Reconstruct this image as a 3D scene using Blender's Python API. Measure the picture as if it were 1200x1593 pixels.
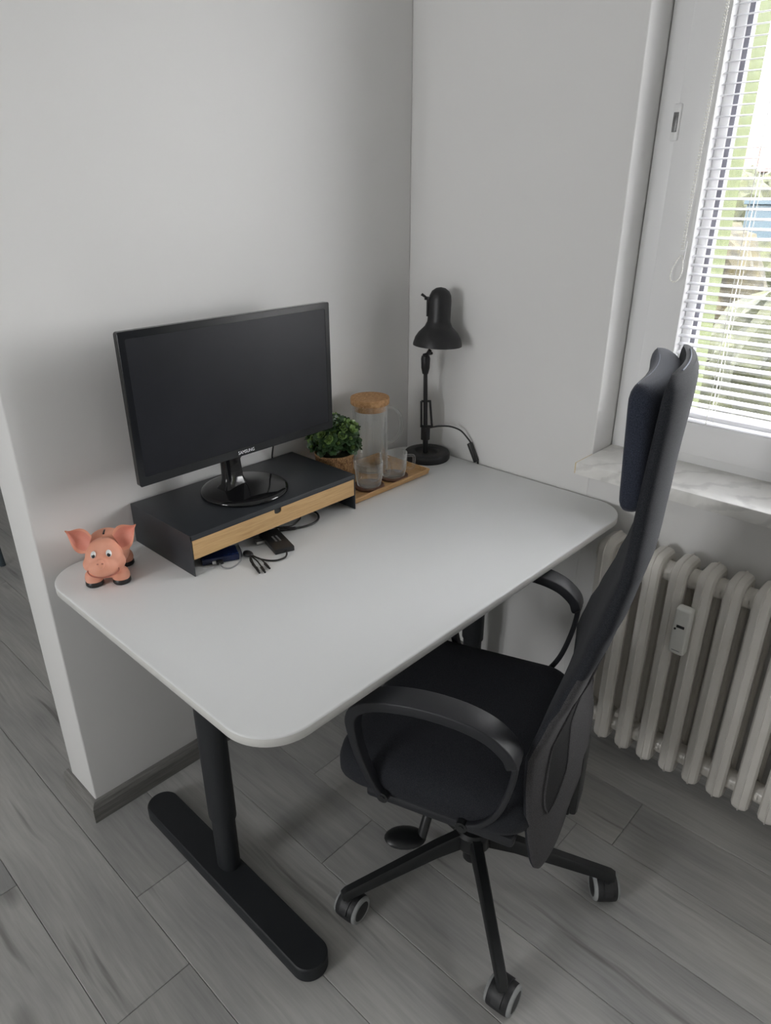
import bpy, bmesh, math, random
from mathutils import Vector, Matrix
random.seed(7)
PI = math.pi
for o in list(bpy.data.objects): bpy.data.objects.remove(o, do_unlink=True)
SC = bpy.context.scene
COL = SC.collection

# ------------------------------------------------------------------ camera, sky, exposure
def make_camera():
    yaw, pitch, roll = -0.8168, -0.4313, -0.0010
    fw = Vector((-math.sin(yaw)*math.cos(pitch), math.cos(yaw)*math.cos(pitch), math.sin(pitch)))
    r = fw.cross(Vector((0, 0, 1))).normalized(); u = r.cross(fw)
    c, s = math.cos(roll), math.sin(roll)
    r2, u2 = r*c + u*s, u*c - r*s
    cd = bpy.data.cameras.new('camera'); co = bpy.data.objects.new('camera', cd); COL.objects.link(co)
    m = Matrix((r2, u2, -fw)).transposed().to_4x4(); m.translation = Vector((-1.7003, -1.4921, 1.525))
    co.matrix_world = m
    cd.sensor_fit = 'HORIZONTAL'; cd.sensor_width = 36; cd.lens = 1081.25*36/1200; cd.clip_start = .02; cd.clip_end = 300
    SC.camera = co
make_camera()
W = bpy.data.worlds.new('overcast_sky'); SC.world = W; W.use_nodes = True
bg = W.node_tree.nodes['Background']
bg.inputs[0].default_value = (.985, .992, 1, 1); bg.inputs[1].default_value = 17.0      # even overcast sky
def portal(loc, rot, sx, sy):                                                    # sky light enters through the window openings
    l = bpy.data.lights.new('window_daylight', 'AREA'); l.shape = 'RECTANGLE'; l.size = sx; l.size_y = sy
    l.cycles.is_portal = True
    o = bpy.data.objects.new('window_daylight', l); COL.objects.link(o); o.location = loc; o.rotation_euler = rot
portal((.395, -1.486, 1.615), (0, PI/2, 0), 1.49, 1.37)
portal((-4.72, -.25, 1.5), (0, -PI/2, 0), 1.1, 1.06)
vs = SC.view_settings
vs.view_transform = 'Standard'; vs.look = 'None'; vs.gamma = 1; vs.exposure = 0.36
try: vs.use_curve_mapping = False
except Exception: pass
SC.cycles.use_denoising = True
SC.cycles.max_bounces = 14; SC.cycles.diffuse_bounces = 8; SC.cycles.transparent_max_bounces = 24

# ------------------------------------------------------------------ materials
class NT:
    def __init__(s, name):
        s.m = bpy.data.materials.new(name); s.m.use_nodes = True; s.t = s.m.node_tree
        s.b = s.t.nodes['Principled BSDF']
    def n(s, t, **kw):
        x = s.t.nodes.new(t)
        for k, v in kw.items():
            if k in x.inputs: x.inputs[k].default_value = v
            else: setattr(x, k, v)
        return x
    def l(s, a, b): s.t.links.new(a, b)
def pm(name, col, rough=.5, metal=0, spec=.5, noise=None, bump=None, coat=0, sheen=0):
    """plain procedural material; noise=(scale, second colour[, stretch]); bump=(scale, strength)"""
    a = NT(name); b = a.b
    b.inputs['Base Color'].default_value = (*col, 1); b.inputs['Roughness'].default_value = rough
    b.inputs['Metallic'].default_value = metal; b.inputs['Specular IOR Level'].default_value = spec
    if coat: b.inputs['Coat Weight'].default_value = coat; b.inputs['Coat Roughness'].default_value = .08
    if sheen: b.inputs['Sheen Weight'].default_value = sheen; b.inputs['Sheen Roughness'].default_value = .5
    tc = a.n('ShaderNodeTexCoord')
    if noise:
        src = tc.outputs['Object']
        if len(noise) > 2:
            mp = a.n('ShaderNodeMapping'); mp.inputs['Scale'].default_value = noise[2]; a.l(src, mp.inputs[0]); src = mp.outputs[0]
        nz = a.n('ShaderNodeTexNoise', Scale=noise[0], Detail=5.0, Roughness=.6); a.l(src, nz.inputs['Vector'])
        rp = a.n('ShaderNodeValToRGB'); rp.color_ramp.elements[0].position = .35; rp.color_ramp.elements[1].position = .65
        rp.color_ramp.elements[0].color = (*col, 1); rp.color_ramp.elements[1].color = (*noise[1], 1)
        a.l(nz.outputs['Fac'], rp.inputs[0]); a.l(rp.outputs[0], b.inputs['Base Color'])
    if bump:
        nz = a.n('ShaderNodeTexNoise', Scale=bump[0], Detail=4.0); a.l(tc.outputs['Object'], nz.inputs['Vector'])
        bp = a.n('ShaderNodeBump', Strength=bump[1], Distance=.002); a.l(nz.outputs['Fac'], bp.inputs['Height']); a.l(bp.outputs[0], b.inputs['Normal'])
    return a.m
def wood(name, c1, c2, scale=(2, 40, 40), rough=.5):
    a = NT(name); b = a.b; b.inputs['Roughness'].default_value = rough
    tc = a.n('ShaderNodeTexCoord'); mp = a.n('ShaderNodeMapping'); mp.inputs['Scale'].default_value = scale
    a.l(tc.outputs['Object'], mp.inputs[0])
    nz = a.n('ShaderNodeTexNoise', Scale=3.0, Detail=6.0, Roughness=.65); a.l(mp.outputs[0], nz.inputs['Vector'])
    rp = a.n('ShaderNodeValToRGB'); rp.color_ramp.elements[0].position = .3; rp.color_ramp.elements[1].position = .7
    rp.color_ramp.elements[0].color = (*c1, 1); rp.color_ramp.elements[1].color = (*c2, 1)
    a.l(nz.outputs['Fac'], rp.inputs[0]); a.l(rp.outputs[0], b.inputs['Base Color'])
    bp = a.n('ShaderNodeBump', Strength=.15, Distance=.001); a.l(nz.outputs['Fac'], bp.inputs['Height']); a.l(bp.outputs[0], b.inputs['Normal'])
    return a.m
def floor_wood():
    a = NT('grey_oak_laminate'); b = a.b; b.inputs['Specular IOR Level'].default_value = .35
    tc = a.n('ShaderNodeTexCoord'); oi = a.n('ShaderNodeObjectInfo')
    mul = a.n('ShaderNodeVectorMath', operation='SCALE'); cmb = a.n('ShaderNodeCombineXYZ')
    for i in range(3): a.l(oi.outputs['Random'], cmb.inputs[i])
    a.l(cmb.outputs[0], mul.inputs[0]); mul.inputs['Scale'].default_value = 37.0
    add = a.n('ShaderNodeVectorMath', operation='ADD'); a.l(tc.outputs['Object'], add.inputs[0]); a.l(mul.outputs[0], add.inputs[1])
    # warp so the grain swirls round the knots
    wz = a.n('ShaderNodeTexNoise', Scale=2.6, Detail=2.0); a.l(add.outputs[0], wz.inputs['Vector'])
    wsc = a.n('ShaderNodeVectorMath', operation='SCALE'); wsc.inputs['Scale'].default_value = .035; a.l(wz.outputs['Color'], wsc.inputs[0])
    ad2 = a.n('ShaderNodeVectorMath', operation='ADD'); a.l(add.outputs[0], ad2.inputs[0]); a.l(wsc.outputs[0], ad2.inputs[1])
    mp = a.n('ShaderNodeMapping'); mp.inputs['Scale'].default_value = (70, 4.0, 1); a.l(ad2.outputs[0], mp.inputs[0])
    g = a.n('ShaderNodeTexNoise', Scale=1.6, Detail=7.0, Roughness=.62); a.l(mp.outputs[0], g.inputs['Vector'])
    mp2 = a.n('ShaderNodeMapping'); mp2.inputs['Scale'].default_value = (5, 1.3, 1); a.l(ad2.outputs[0], mp2.inputs[0])
    g2 = a.n('ShaderNodeTexNoise', Scale=1.5, Detail=3.0); a.l(mp2.outputs[0], g2.inputs['Vector'])
    rp = a.n('ShaderNodeValToRGB'); e = rp.color_ramp.elements; e[0].position = .25; e[1].position = .75
    e[0].color = (.375, .372, .36, 1); e[1].color = (.52, .515, .50, 1); a.l(g.outputs['Fac'], rp.inputs[0])
    rp2 = a.n('ShaderNodeValToRGB'); e = rp2.color_ramp.elements; e[0].position = .3; e[1].position = .7
    e[0].color = (.74, .745, .755, 1); e[1].color = (1.06, 1.055, 1.04, 1); a.l(g2.outputs['Fac'], rp2.inputs[0])
    mx = a.n('ShaderNodeMix', data_type='RGBA', blend_type='MULTIPLY'); mx.inputs[0].default_value = 1
    a.l(rp.outputs[0], mx.inputs[6]); a.l(rp2.outputs[0], mx.inputs[7])
    # knots
    mp3 = a.n('ShaderNodeMapping'); mp3.inputs['Scale'].default_value = (5.2, 2.0, 1); a.l(ad2.outputs[0], mp3.inputs[0])
    vo = a.n('ShaderNodeTexVoronoi', Scale=1.0); a.l(mp3.outputs[0], vo.inputs['Vector'])
    rp3 = a.n('ShaderNodeValToRGB'); e = rp3.color_ramp.elements; e[0].position = .015; e[1].position = .13
    e[0].color = (.30, .29, .285, 1); e[1].color = (1, 1, 1, 1); a.l(vo.outputs['Distance'], rp3.inputs[0])
    mx2 = a.n('ShaderNodeMix', data_type='RGBA', blend_type='MULTIPLY'); mx2.inputs[0].default_value = .9
    a.l(mx.outputs[2], mx2.inputs[6]); a.l(rp3.outputs[0], mx2.inputs[7])
    # thin dark cracks along the grain
    mp4 = a.n('ShaderNodeMapping'); mp4.inputs['Scale'].default_value = (26, 1.5, 1); a.l(ad2.outputs[0], mp4.inputs[0])
    cr_ = a.n('ShaderNodeTexNoise', Scale=1.0, Detail=3.0, Roughness=.5); a.l(mp4.outputs[0], cr_.inputs['Vector'])
    rp4 = a.n('ShaderNodeValToRGB'); e = rp4.color_ramp.elements; e[0].position = .27; e[1].position = .36
    e[0].color = (.42, .41, .40, 1); e[1].color = (1, 1, 1, 1); a.l(cr_.outputs['Fac'], rp4.inputs[0])
    mx4 = a.n('ShaderNodeMix', data_type='RGBA', blend_type='MULTIPLY'); mx4.inputs[0].default_value = .8
    a.l(mx2.outputs[2], mx4.inputs[6]); a.l(rp4.outputs[0], mx4.inputs[7]); mx2 = mx4
    # plank to plank tone
    mr = a.n('ShaderNodeMapRange'); mr.inputs['To Min'].default_value = .88; mr.inputs['To Max'].default_value = 1.08; a.l(oi.outputs['Random'], mr.inputs[0])
    mx3 = a.n('ShaderNodeVectorMath', operation='SCALE'); a.l(mx2.outputs[2], mx3.inputs[0]); a.l(mr.outputs[0], mx3.inputs['Scale'])
    a.l(mx3.outputs[0], b.inputs['Base Color'])
    b.inputs['Roughness'].default_value = .42
    bp = a.n('ShaderNodeBump', Strength=.12, Distance=.001); a.l(g.outputs['Fac'], bp.inputs['Height']); a.l(bp.outputs[0], b.inputs['Normal'])
    return a.m
def marble():
    a = NT('veined_marble'); b = a.b; b.inputs['Roughness'].default_value = .3
    tc = a.n('ShaderNodeTexCoord'); nz = a.n('ShaderNodeTexNoise', Scale=6.0, Detail=7.0, Distortion=1.2); a.l(tc.outputs['Object'], nz.inputs['Vector'])
    wv = a.n('ShaderNodeTexWave', Scale=5.0, Distortion=7.0, Detail=5.0); wv.inputs['Detail Scale'].default_value = 2.0; wv.bands_direction = 'DIAGONAL'
    a.l(tc.outputs['Object'], wv.inputs['Vector'])
    rp = a.n('ShaderNodeValToRGB'); e = rp.color_ramp.elements; e[0].position = .0; e[1].position = .22
    e[0].color = (.70, .69, .665, 1); e[1].color = (.83, .82, .79, 1); a.l(wv.outputs['Fac'], rp.inputs[0])
    rp2 = a.n('ShaderNodeValToRGB'); e = rp2.color_ramp.elements; e[0].position = .35; e[1].position = .6
    e[0].color = (.84, .84, .83, 1); e[1].color = (1, 1, 1, 1); a.l(nz.outputs['Fac'], rp2.inputs[0])
    mx = a.n('ShaderNodeMix', data_type='RGBA', blend_type='MULTIPLY'); mx.inputs[0].default_value = 1
    a.l(rp.outputs[0], mx.inputs[6]); a.l(rp2.outputs[0], mx.inputs[7]); a.l(mx.outputs[2], b.inputs['Base Color'])
    return a.m
def pane_glass():
    a = NT('window_glass'); t = a.n('ShaderNodeBsdfTransparent'); t.inputs[0].default_value = (.97, .97, .97, 1)
    g = a.n('ShaderNodeBsdfGlossy'); g.inputs['Roughness'].default_value = .02
    lw = a.n('ShaderNodeLayerWeight'); lw.inputs[0].default_value = .5
    pw = a.n('ShaderNodeMath', operation='POWER'); a.l(lw.outputs['Facing'], pw.inputs[0]); pw.inputs[1].default_value = 5
    f = a.n('ShaderNodeMath', operation='MULTIPLY_ADD'); a.l(pw.outputs[0], f.inputs[0]); f.inputs[1].default_value = .95; f.inputs[2].default_value = .04
    m = a.n('ShaderNodeMixShader'); a.l(f.outputs[0], m.inputs[0]); a.l(t.outputs[0], m.inputs[1]); a.l(g.outputs[0], m.inputs[2])
    a.l(m.outputs[0], a.t.nodes['Material Output'].inputs[0]); return a.m
def vessel_glass():
    a = NT('clear_glass'); t = a.n('ShaderNodeBsdfTransparent'); t.inputs[0].default_value = (.99, .995, .99, 1)
    g = a.n('ShaderNodeBsdfGlossy'); g.inputs['Roughness'].default_value = .03
    lw = a.n('ShaderNodeLayerWeight'); lw.inputs[0].default_value = .5
    pw = a.n('ShaderNodeMath', operation='POWER'); a.l(lw.outputs['Facing'], pw.inputs[0]); pw.inputs[1].default_value = 2.2
    f = a.n('ShaderNodeMath', operation='MULTIPLY_ADD'); a.l(pw.outputs[0], f.inputs[0]); f.inputs[1].default_value = .80; f.inputs[2].default_value = .055
    m = a.n('ShaderNodeMixShader'); a.l(f.outputs[0], m.inputs[0]); a.l(t.outputs[0], m.inputs[1]); a.l(g.outputs[0], m.inputs[2])
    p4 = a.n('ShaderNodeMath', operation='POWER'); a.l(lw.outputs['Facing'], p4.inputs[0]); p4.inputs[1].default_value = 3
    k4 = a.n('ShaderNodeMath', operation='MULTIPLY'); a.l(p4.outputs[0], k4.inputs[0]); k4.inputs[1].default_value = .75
    df = a.n('ShaderNodeBsdfTranslucent'); df.inputs[0].default_value = (.95, .96, .95, 1); dd_ = a.n('ShaderNodeBsdfDiffuse'); dd_.inputs[0].default_value = (.95, .96, .95, 1)  # white mixed into grazing edges, imitating window light refracted in glass rims
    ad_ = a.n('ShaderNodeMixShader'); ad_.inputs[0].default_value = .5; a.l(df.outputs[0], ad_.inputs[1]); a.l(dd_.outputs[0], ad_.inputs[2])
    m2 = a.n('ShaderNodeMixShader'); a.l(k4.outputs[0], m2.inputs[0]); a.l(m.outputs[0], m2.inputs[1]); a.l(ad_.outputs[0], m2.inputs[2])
    a.l(m2.outputs[0], a.t.nodes['Material Output'].inputs[0]); return a.m
def weave():
    a = NT('woven_seagrass'); b = a.b; b.inputs['Roughness'].default_value = .75
    tc = a.n('ShaderNodeTexCoord'); mp = a.n('ShaderNodeMapping'); mp.inputs['Scale'].default_value = (90, 90, 45); a.l(tc.outputs['Object'], mp.inputs[0])
    nz = a.n('ShaderNodeTexNoise', Scale=1.6, Detail=3.0, Distortion=2.5); a.l(mp.outputs[0], nz.inputs['Vector'])
    rp = a.n('ShaderNodeValToRGB'); e = rp.color_ramp.elements; e[0].position = .36; e[1].position = .64
    e[0].color = (.16, .075, .03, 1); e[1].color = (.50, .29, .13, 1); a.l(nz.outputs['Fac'], rp.inputs[0]); a.l(rp.outputs[0], b.inputs['Base Color'])
    bp = a.n('ShaderNodeBump', Strength=.7, Distance=.003); a.l(nz.outputs['Fac'], bp.inputs['Height']); a.l(bp.outputs[0], b.inputs['Normal'])
    return a.m
def fabric(name, c1, c2, sheen=.03):
    a = NT(name); b = a.b; b.inputs['Roughness'].default_value = .9; b.inputs['Specular IOR Level'].default_value = .15
    b.inputs['Sheen Weight'].default_value = sheen; b.inputs['Sheen Roughness'].default_value = .45
    tc = a.n('ShaderNodeTexCoord'); nz = a.n('ShaderNodeTexNoise', Scale=800.0, Detail=2.0); a.l(tc.outputs['Object'], nz.inputs['Vector'])
    rp = a.n('ShaderNodeValToRGB'); e = rp.color_ramp.elements; e[0].position = .35; e[1].position = .65
    e[0].color = (*c1, 1); e[1].color = (*c2, 1); a.l(nz.outputs['Fac'], rp.inputs[0]); a.l(rp.outputs[0], b.inputs['Base Color'])
    bp = a.n('ShaderNodeBump', Strength=.25, Distance=.0008); a.l(nz.outputs['Fac'], bp.inputs['Height']); a.l(bp.outputs[0], b.inputs['Normal'])
    return a.m
M = dict(
    wall=pm('wall_paint', (.74, .735, .725), .85, spec=.2, bump=(60, .08)),
    ceil=pm('ceiling_paint', (.8, .8, .79), .9, spec=.2, bump=(50, .05)),
    facade=pm('green_render', (.07, .085, .026), .9, noise=(40, (.052, .068, .019)), bump=(120, .5)),
    floor=floor_wood(), skirt=wood('skirting_oak', (.15, .146, .138), (.28, .273, .26), (40, 3, 40), .5),
    skirt_x=wood('skirting_oak_along', (.13, .126, .119), (.25, .244, .232), (3, 40, 40), .5),
    subfloor=pm('dark_underlay', (.05, .05, .048), .9, noise=(20, (.06, .06, .055))),
    pvc=pm('window_plastic', (.80, .80, .80), .35, spec=.4, bump=(8, .02)),
    gasket=pm('grey_gasket', (.16, .16, .19), .7, noise=(30, (.2, .2, .23))),
    slat=pm('blind_slat_white', (.80, .80, .83), .35, noise=(4, (.78, .78, .81))),
    cordm=pm('white_cord', (.86, .85, .80), .6, noise=(90, (.78, .77, .72))),
    steel=pm('latch_steel', (.10, .10, .10), .4, .7, noise=(60, (.2, .2, .2))),
    marble=marble(), glue=pm('yellowed_sealant', (.62, .48, .25), .6, noise=(50, (.70, .60, .42))),
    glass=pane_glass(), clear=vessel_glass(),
    enamel=pm('radiator_enamel', (.74, .715, .67), .28, spec=.5, noise=(7, (.70, .67, .62)), bump=(70, .12)),
    plast=pm('meter_plastic', (.76, .76, .72), .45, noise=(30, (.73, .73, .69))),
    dark=pm('black_opening', (.01, .01, .011), .4, noise=(60, (.018, .018, .018))),
    desk=pm('desk_white_foil', (.80, .81, .81), .38, spec=.35, bump=(300, .03)),
    edge=pm('desk_edge_band', (.70, .695, .67), .4, noise=(20, (.67, .665, .64))),
    blackmetal=pm('black_powder_coat', (.016, .018, .021), .5, spec=.45, bump=(500, .12)),
    anth=pm('anthracite_powder_coat', (.026, .029, .034), .42, spec=.5, bump=(600, .1)),
    bamboo=wood('bamboo', (.47, .28, .115), (.66, .44, .21), (5, 60, 130), .45),
    traywood=wood('bamboo_tray', (.45, .255, .105), (.64, .40, .185), (6, 70, 70), .5),
    gloss=pm('gloss_black_plastic', (.008, .008, .009), .08, spec=.5, noise=(3, (.010, .010, .011))),
    bezel=pm('satin_black_plastic', (.009, .010, .012), .2, spec=.4, noise=(3, (.011, .012, .014))),
    screen=pm('matte_screen', (.010, .011, .014), .36, spec=.22, noise=(6, (.013, .014, .018))),
    silver=pm('silver_print', (.78, .78, .80), .4, noise=(200, (.7, .7, .73))),
    cable=pm('black_cable', (.012, .012, .013), .45, noise=(80, (.02, .02, .02))),
    gcable=pm('grey_cable', (.22, .22, .23), .5, noise=(80, (.28, .28, .28))),
    hubp=pm('hub_black_plastic', (.014, .014, .016), .4, noise=(40, (.022, .021, .02))),
    bluep=pm('dark_blue_plastic', (.006, .010, .035), .15, noise=(40, (.01, .018, .06))),
    chrome=pm('plug_metal', (.62, .62, .60), .3, .9, noise=(60, (.5, .5, .48))),
    lampm=pm('lamp_black', (.013, .013, .015), .42, spec=.5, bump=(400, .05)),
    cork=pm('cork', (.36, .185, .075), .8, noise=(120, (.56, .33, .16)), bump=(200, .3)),
    coaster=pm('dark_cork_coaster', (.13, .065, .04), .7, noise=(90, (.19, .10, .065)), bump=(150, .2)),
    weave=weave(), soil=pm('plastic_moss', (.02, .025, .015), .9, noise=(80, (.04, .05, .02))),
    leafd=pm('leaf_dark', (.022, .050, .018), .42, noise=(60, (.045, .10, .034))),
    leafl=pm('leaf_light', (.15, .26, .065), .42, noise=(60, (.26, .37, .13))),
    stem=pm('plant_stem', (.05, .05, .025), .7, noise=(60, (.07, .06, .03))),
    pig=pm('pink_terracotta', (.78, .35, .235), .5, spec=.3, noise=(14, (.82, .40, .285))),
    pigin=pm('ear_inner_pink', (.70, .255, .185), .55, noise=(20, (.76, .32, .24))),
    pigline=pm('smile_line', (.42, .14, .10), .6, noise=(40, (.5, .19, .14))),
    eyew=pm('eye_white', (.85, .85, .83), .25, noise=(40, (.8, .8, .8))),
    cloth=fabric('charcoal_weave', (.016, .017, .021), (.034, .036, .042)),
    clothg=fabric('grey_back_weave', (.040, .0385, .041), (.088, .085, .089), .05),
    denim=fabric('navy_head_weave', (.018, .021, .032), (.044, .051, .074), .12),
    stitch=pm('grey_stitching', (.17, .19, .25), .8, noise=(300, (.09, .1, .14))),
    meshm=pm('black_mesh', (.006, .006, .007), .8, noise=(500, (.02, .02, .022))),
    armm=pm('arm_plastic', (.018, .019, .023), .47, spec=.45, bump=(300, .05)),
    basem=pm('base_black', (.011, .012, .013), .38, spec=.5, noise=(30, (.015, .016, .017))),
    wheelm=pm('caster_black', (.014, .015, .016), .5, noise=(60, (.022, .022, .024))),
    ringm=pm('caster_grey_tread', (.30, .31, .31), .6, noise=(60, (.36, .37, .37))),
    bluegrey=pm('blue_grey_metal', (.045, .062, .075), .4, spec=.5, noise=(30, (.055, .075, .09))),
    ground=pm('leafy_ground', (.011, .009, .005), .95, noise=(3.2, (.042, .034, .013))),
    bush=pm('autumn_foliage', (.008, .007, .003), .9, noise=(7, (.036, .029, .009)), bump=(9, 1)),
    bush2=pm('green_foliage', (.008, .010, .003), .9, noise=(7, (.030, .033, .010)), bump=(9, 1)),
    roof=pm('orange_tiles', (.10, .03, .015), .8, noise=(3, (.08, .024, .012))),
    house=pm('pale_render', (.07, .068, .064), .9, noise=(2, (.06, .058, .055))),
    shed=pm('pale_blue_paint', (.022, .040, .052), .6, noise=(2, (.026, .045, .057))),
)

# ------------------------------------------------------------------ mesh helpers
def link(o, parent=None):
    COL.objects.link(o)
    if parent:
        o.parent = parent
    return o
def tag(o, label=None, cat=None, group=None, kind=None):
    if label: o['label'] = label
    if cat: o['category'] = cat
    if group: o['group'] = group
    if kind: o['kind'] = kind
    return o
def empty(name, loc, rz=0):
    o = bpy.data.objects.new(name, None); COL.objects.link(o); o.location = loc; o.rotation_euler = (0, 0, rz); o.empty_display_size = .05
    return o
def out(name, bm, mat, parent=None, smooth=True, origin=None, loc=None, ang=40):
    """links the bmesh as one mesh object. origin: world point the verts are made relative to (and where the object is put);
    under a parent whose children are written in world coordinates use W(parent) as origin."""
    bmesh.ops.recalc_face_normals(bm, faces=bm.faces[:])
    me = bpy.data.meshes.new(name)
    if origin is not None: bmesh.ops.translate(bm, verts=bm.verts[:], vec=-Vector(origin))
    bm.to_mesh(me); bm.free()
    for mm in (mat if isinstance(mat, (list, tuple)) else [mat]): me.materials.append(mm)
    if smooth:
        for pgn in me.polygons: pgn.use_smooth = True
        try: me.set_sharp_from_angle(angle=math.radians(ang))
        except Exception: pass
    o = bpy.data.objects.new(name, me); link(o, parent)
    if origin is not None: o.location = (Vector(origin) - parent.location) if parent else Vector(origin)
    if loc is not None: o.location = loc
    return o
def nb(): return bmesh.new()
def box(bm, x0, x1, y0, y1, z0, z1, bev=0, seg=2, m=None):
    r = bmesh.ops.create_cube(bm, size=1); vs = r['verts']
    for v in vs:
        v.co = Vector((x0 + (v.co.x+.5)*(x1-x0), y0 + (v.co.y+.5)*(y1-y0), z0 + (v.co.z+.5)*(z1-z0)))
    if bev > 0:
        es = list({e for v in vs for e in v.link_edges})
        r = bmesh.ops.bevel(bm, geom=es, offset=bev, segments=seg, profile=.5, affect='EDGES')
        vs = list({v for f in r['faces'] for v in f.verts} | {v for v in vs if v.is_valid})
    if m is not None: bmesh.ops.transform(bm, matrix=m, verts=[v for v in vs if v.is_valid])
    return vs
def bxo(name, mat, parent, b, bev=0, origin=None, **kw):
    bm = nb(); box(bm, *b, bev=bev); return out(name, bm, mat, parent, origin=origin, **kw)
def loft(bm, rings, close_u=True, close_v=False, caps=True):
    R = [[bm.verts.new(p) for p in r] for r in rings]; n = len(R[0]); fs = []
    for i in range(len(R) if close_v else len(R)-1):
        a, b = R[i], R[(i+1) % len(R)]
        for j in range(n if close_u else n-1):
            try: fs.append(bm.faces.new((a[j], a[(j+1) % n], b[(j+1) % n], b[j])))
            except ValueError: pass
    if caps and not close_v and close_u:
        for r in (R[0], R[-1]):
            try: fs.append(bm.faces.new(r))
            except ValueError: pass
    return fs
def lathe(bm, prof, n=40, c=(0, 0, 0), close=False):
    """prof: (r, z) list, r=0 at an end closes it"""
    rings = []
    for r, z in prof:
        r = max(r, 1e-5)
        rings.append([(c[0]+r*math.cos(2*PI*k/n), c[1]+r*math.sin(2*PI*k/n), c[2]+z) for k in range(n)])
    loft(bm, rings, close_v=close, caps=not close)
    bmesh.ops.remove_doubles(bm, verts=bm.verts[:], dist=2e-5)
def smooth_path(pts, sub=6, closed=False):
    P = [Vector(p) for p in pts]; n = len(P); res = []
    rng = n if closed else n-1
    for i in range(rng):
        if closed: p0, p1, p2, p3 = P[(i-1) % n], P[i], P[(i+1) % n], P[(i+2) % n]
        else: p0, p1, p2, p3 = P[max(i-1, 0)], P[i], P[i+1], P[min(i+2, n-1)]
        for k in range(sub):
            t = k/sub
            res.append(.5*((2*p1) + (p2-p0)*t + (2*p0-5*p1+4*p2-p3)*t*t + (3*p1-p0-3*p2+p3)*t**3))
    if not closed: res.append(P[-1])
    return res
def tube(bm, pts, r, n=8, sub=6, closed=False, smoothp=True):
    P = smooth_path(pts, sub, closed) if smoothp else [Vector(p) for p in pts]
    rings = []; prev = None
    for i, p in enumerate(P):
        a = P[i-1] if (i > 0 or closed) else P[0]; b = P[(i+1) % len(P)] if (i < len(P)-1 or closed) else P[-1]
        t = (b-a).normalized()
        if prev is None:
            nrm = t.orthogonal().normalized()
        else:
            nrm = (prev - t*prev.dot(t)); nrm = nrm.normalized() if nrm.length > 1e-6 else t.orthogonal().normalized()
        prev = nrm; bi = t.cross(nrm)
        rr = r(i/(len(P)-1)) if callable(r) else r
        rings.append([p + (nrm*math.cos(2*PI*k/n) + bi*math.sin(2*PI*k/n))*rr for k in range(n)])
    loft(bm, rings, close_v=closed, caps=not closed)
def cyl(bm, p0, p1, r0, r1=None, n=20): tube(bm, [p0, p1], (lambda t: r0+((r1 if r1 is not None else r0)-r0)*t), n=n, smoothp=False)
def tubeo(name, pts, r, mat, parent=None, origin=None, n=8, sub=6, closed=False, **kw):
    bm = nb(); tube(bm, pts, r, n, sub, closed); return out(name, bm, mat, parent, origin=origin, **kw)
def ellipsoid(bm, c, rad, seg=20, rings=12, rot=None):
    r = bmesh.ops.create_uvsphere(bm, u_segments=seg, v_segments=rings, radius=1)
    m = Matrix.Translation(Vector(c)) @ (rot.to_4x4() if rot else Matrix()) @ Matrix.Diagonal((*rad, 1))
    bmesh.ops.transform(bm, matrix=m, verts=r['verts']); return r['verts']
def lerp(tab, x):
    if x <= tab[0][0]: return tab[0][1]
    for (a, va), (b, vb) in zip(tab, tab[1:]):
        if x <= b:
            t = (x-a)/(b-a); t = t*t*(3-2*t)*.5 + t*.5
            return va + (vb-va)*t
    return tab[-1][1]
def rrect(x0, x1, y0, y1, r, n=8):
    P = []
    for cx, cy, a0 in ((x1-r, y1-r, 0), (x0+r, y1-r, PI/2), (x0+r, y0+r, PI), (x1-r, y0+r, 1.5*PI)):
        for k in range(n+1):
            a = a0 + (PI/2)*k/n; P.append((cx+r*math.cos(a), cy+r*math.sin(a)))
    return P
def struct(o, label=None): return tag(o, label, None, None, 'structure')

# ------------------------------------------------------------------ room shell
X0, Y0, Y1, ZC = -4.6, -4.0, 3.2, 2.6
LW, TW = 1.238, .142                # partition length and thickness
bm = nb(); box(bm, X0-.12, .2, Y0-.12, Y1+.12, -.16, -.012); fl = struct(out('floor', bm, M['subfloor'], smooth=False), 'grey oak laminate floor laid in long planks')
def plank(name, w, l):
    bm = nb(); box(bm, -w/2+.0005, w/2-.0005, -l/2+.0005, l/2-.0005, -.012, 0, bev=.0011, seg=1)
    return bm
pitch = .182; xs0 = -1.29; PL = 1.33
full = None
joint = {-1: -.52, 0: -.293, 2: -.545, 3: -.31, 1: .15, 4: -.95, 5: .28, 6: -.40, -2: -.05, -3: -.8}
for k in range(-19, 8):
    xa, xb = xs0+k*pitch, xs0+(k+1)*pitch
    xa = max(xa, X0); xb = min(xb, .0)
    if xb-xa < .02: continue
    j = joint.get(k, random.uniform(-.6, .6))
    y = j - PL*3
    while y < Y1:
        a, b = max(y, Y0), min(y+PL, Y1)
        if b-a > .02:
            regular = abs(xb-xa-pitch) < 1e-6 and abs(b-a-PL) < 1e-6
            if regular and full is not None:
                o = bpy.data.objects.new('plank', full); link(o, fl)
            else:
                o = out('plank', plank('plank', xb-xa, b-a), M['floor'], fl, smooth=False)
                if regular: full = o.data
            o.location = ((xa+xb)/2, (a+b)/2, 0)
        y += PL
bm = nb(); box(bm, -LW, .0, 0, TW, 0, ZC, bev=.004, seg=2); struct(out('wall_back', bm, M['wall'], ang=60), 'white partition wall behind the desk, ending at the left')
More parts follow.
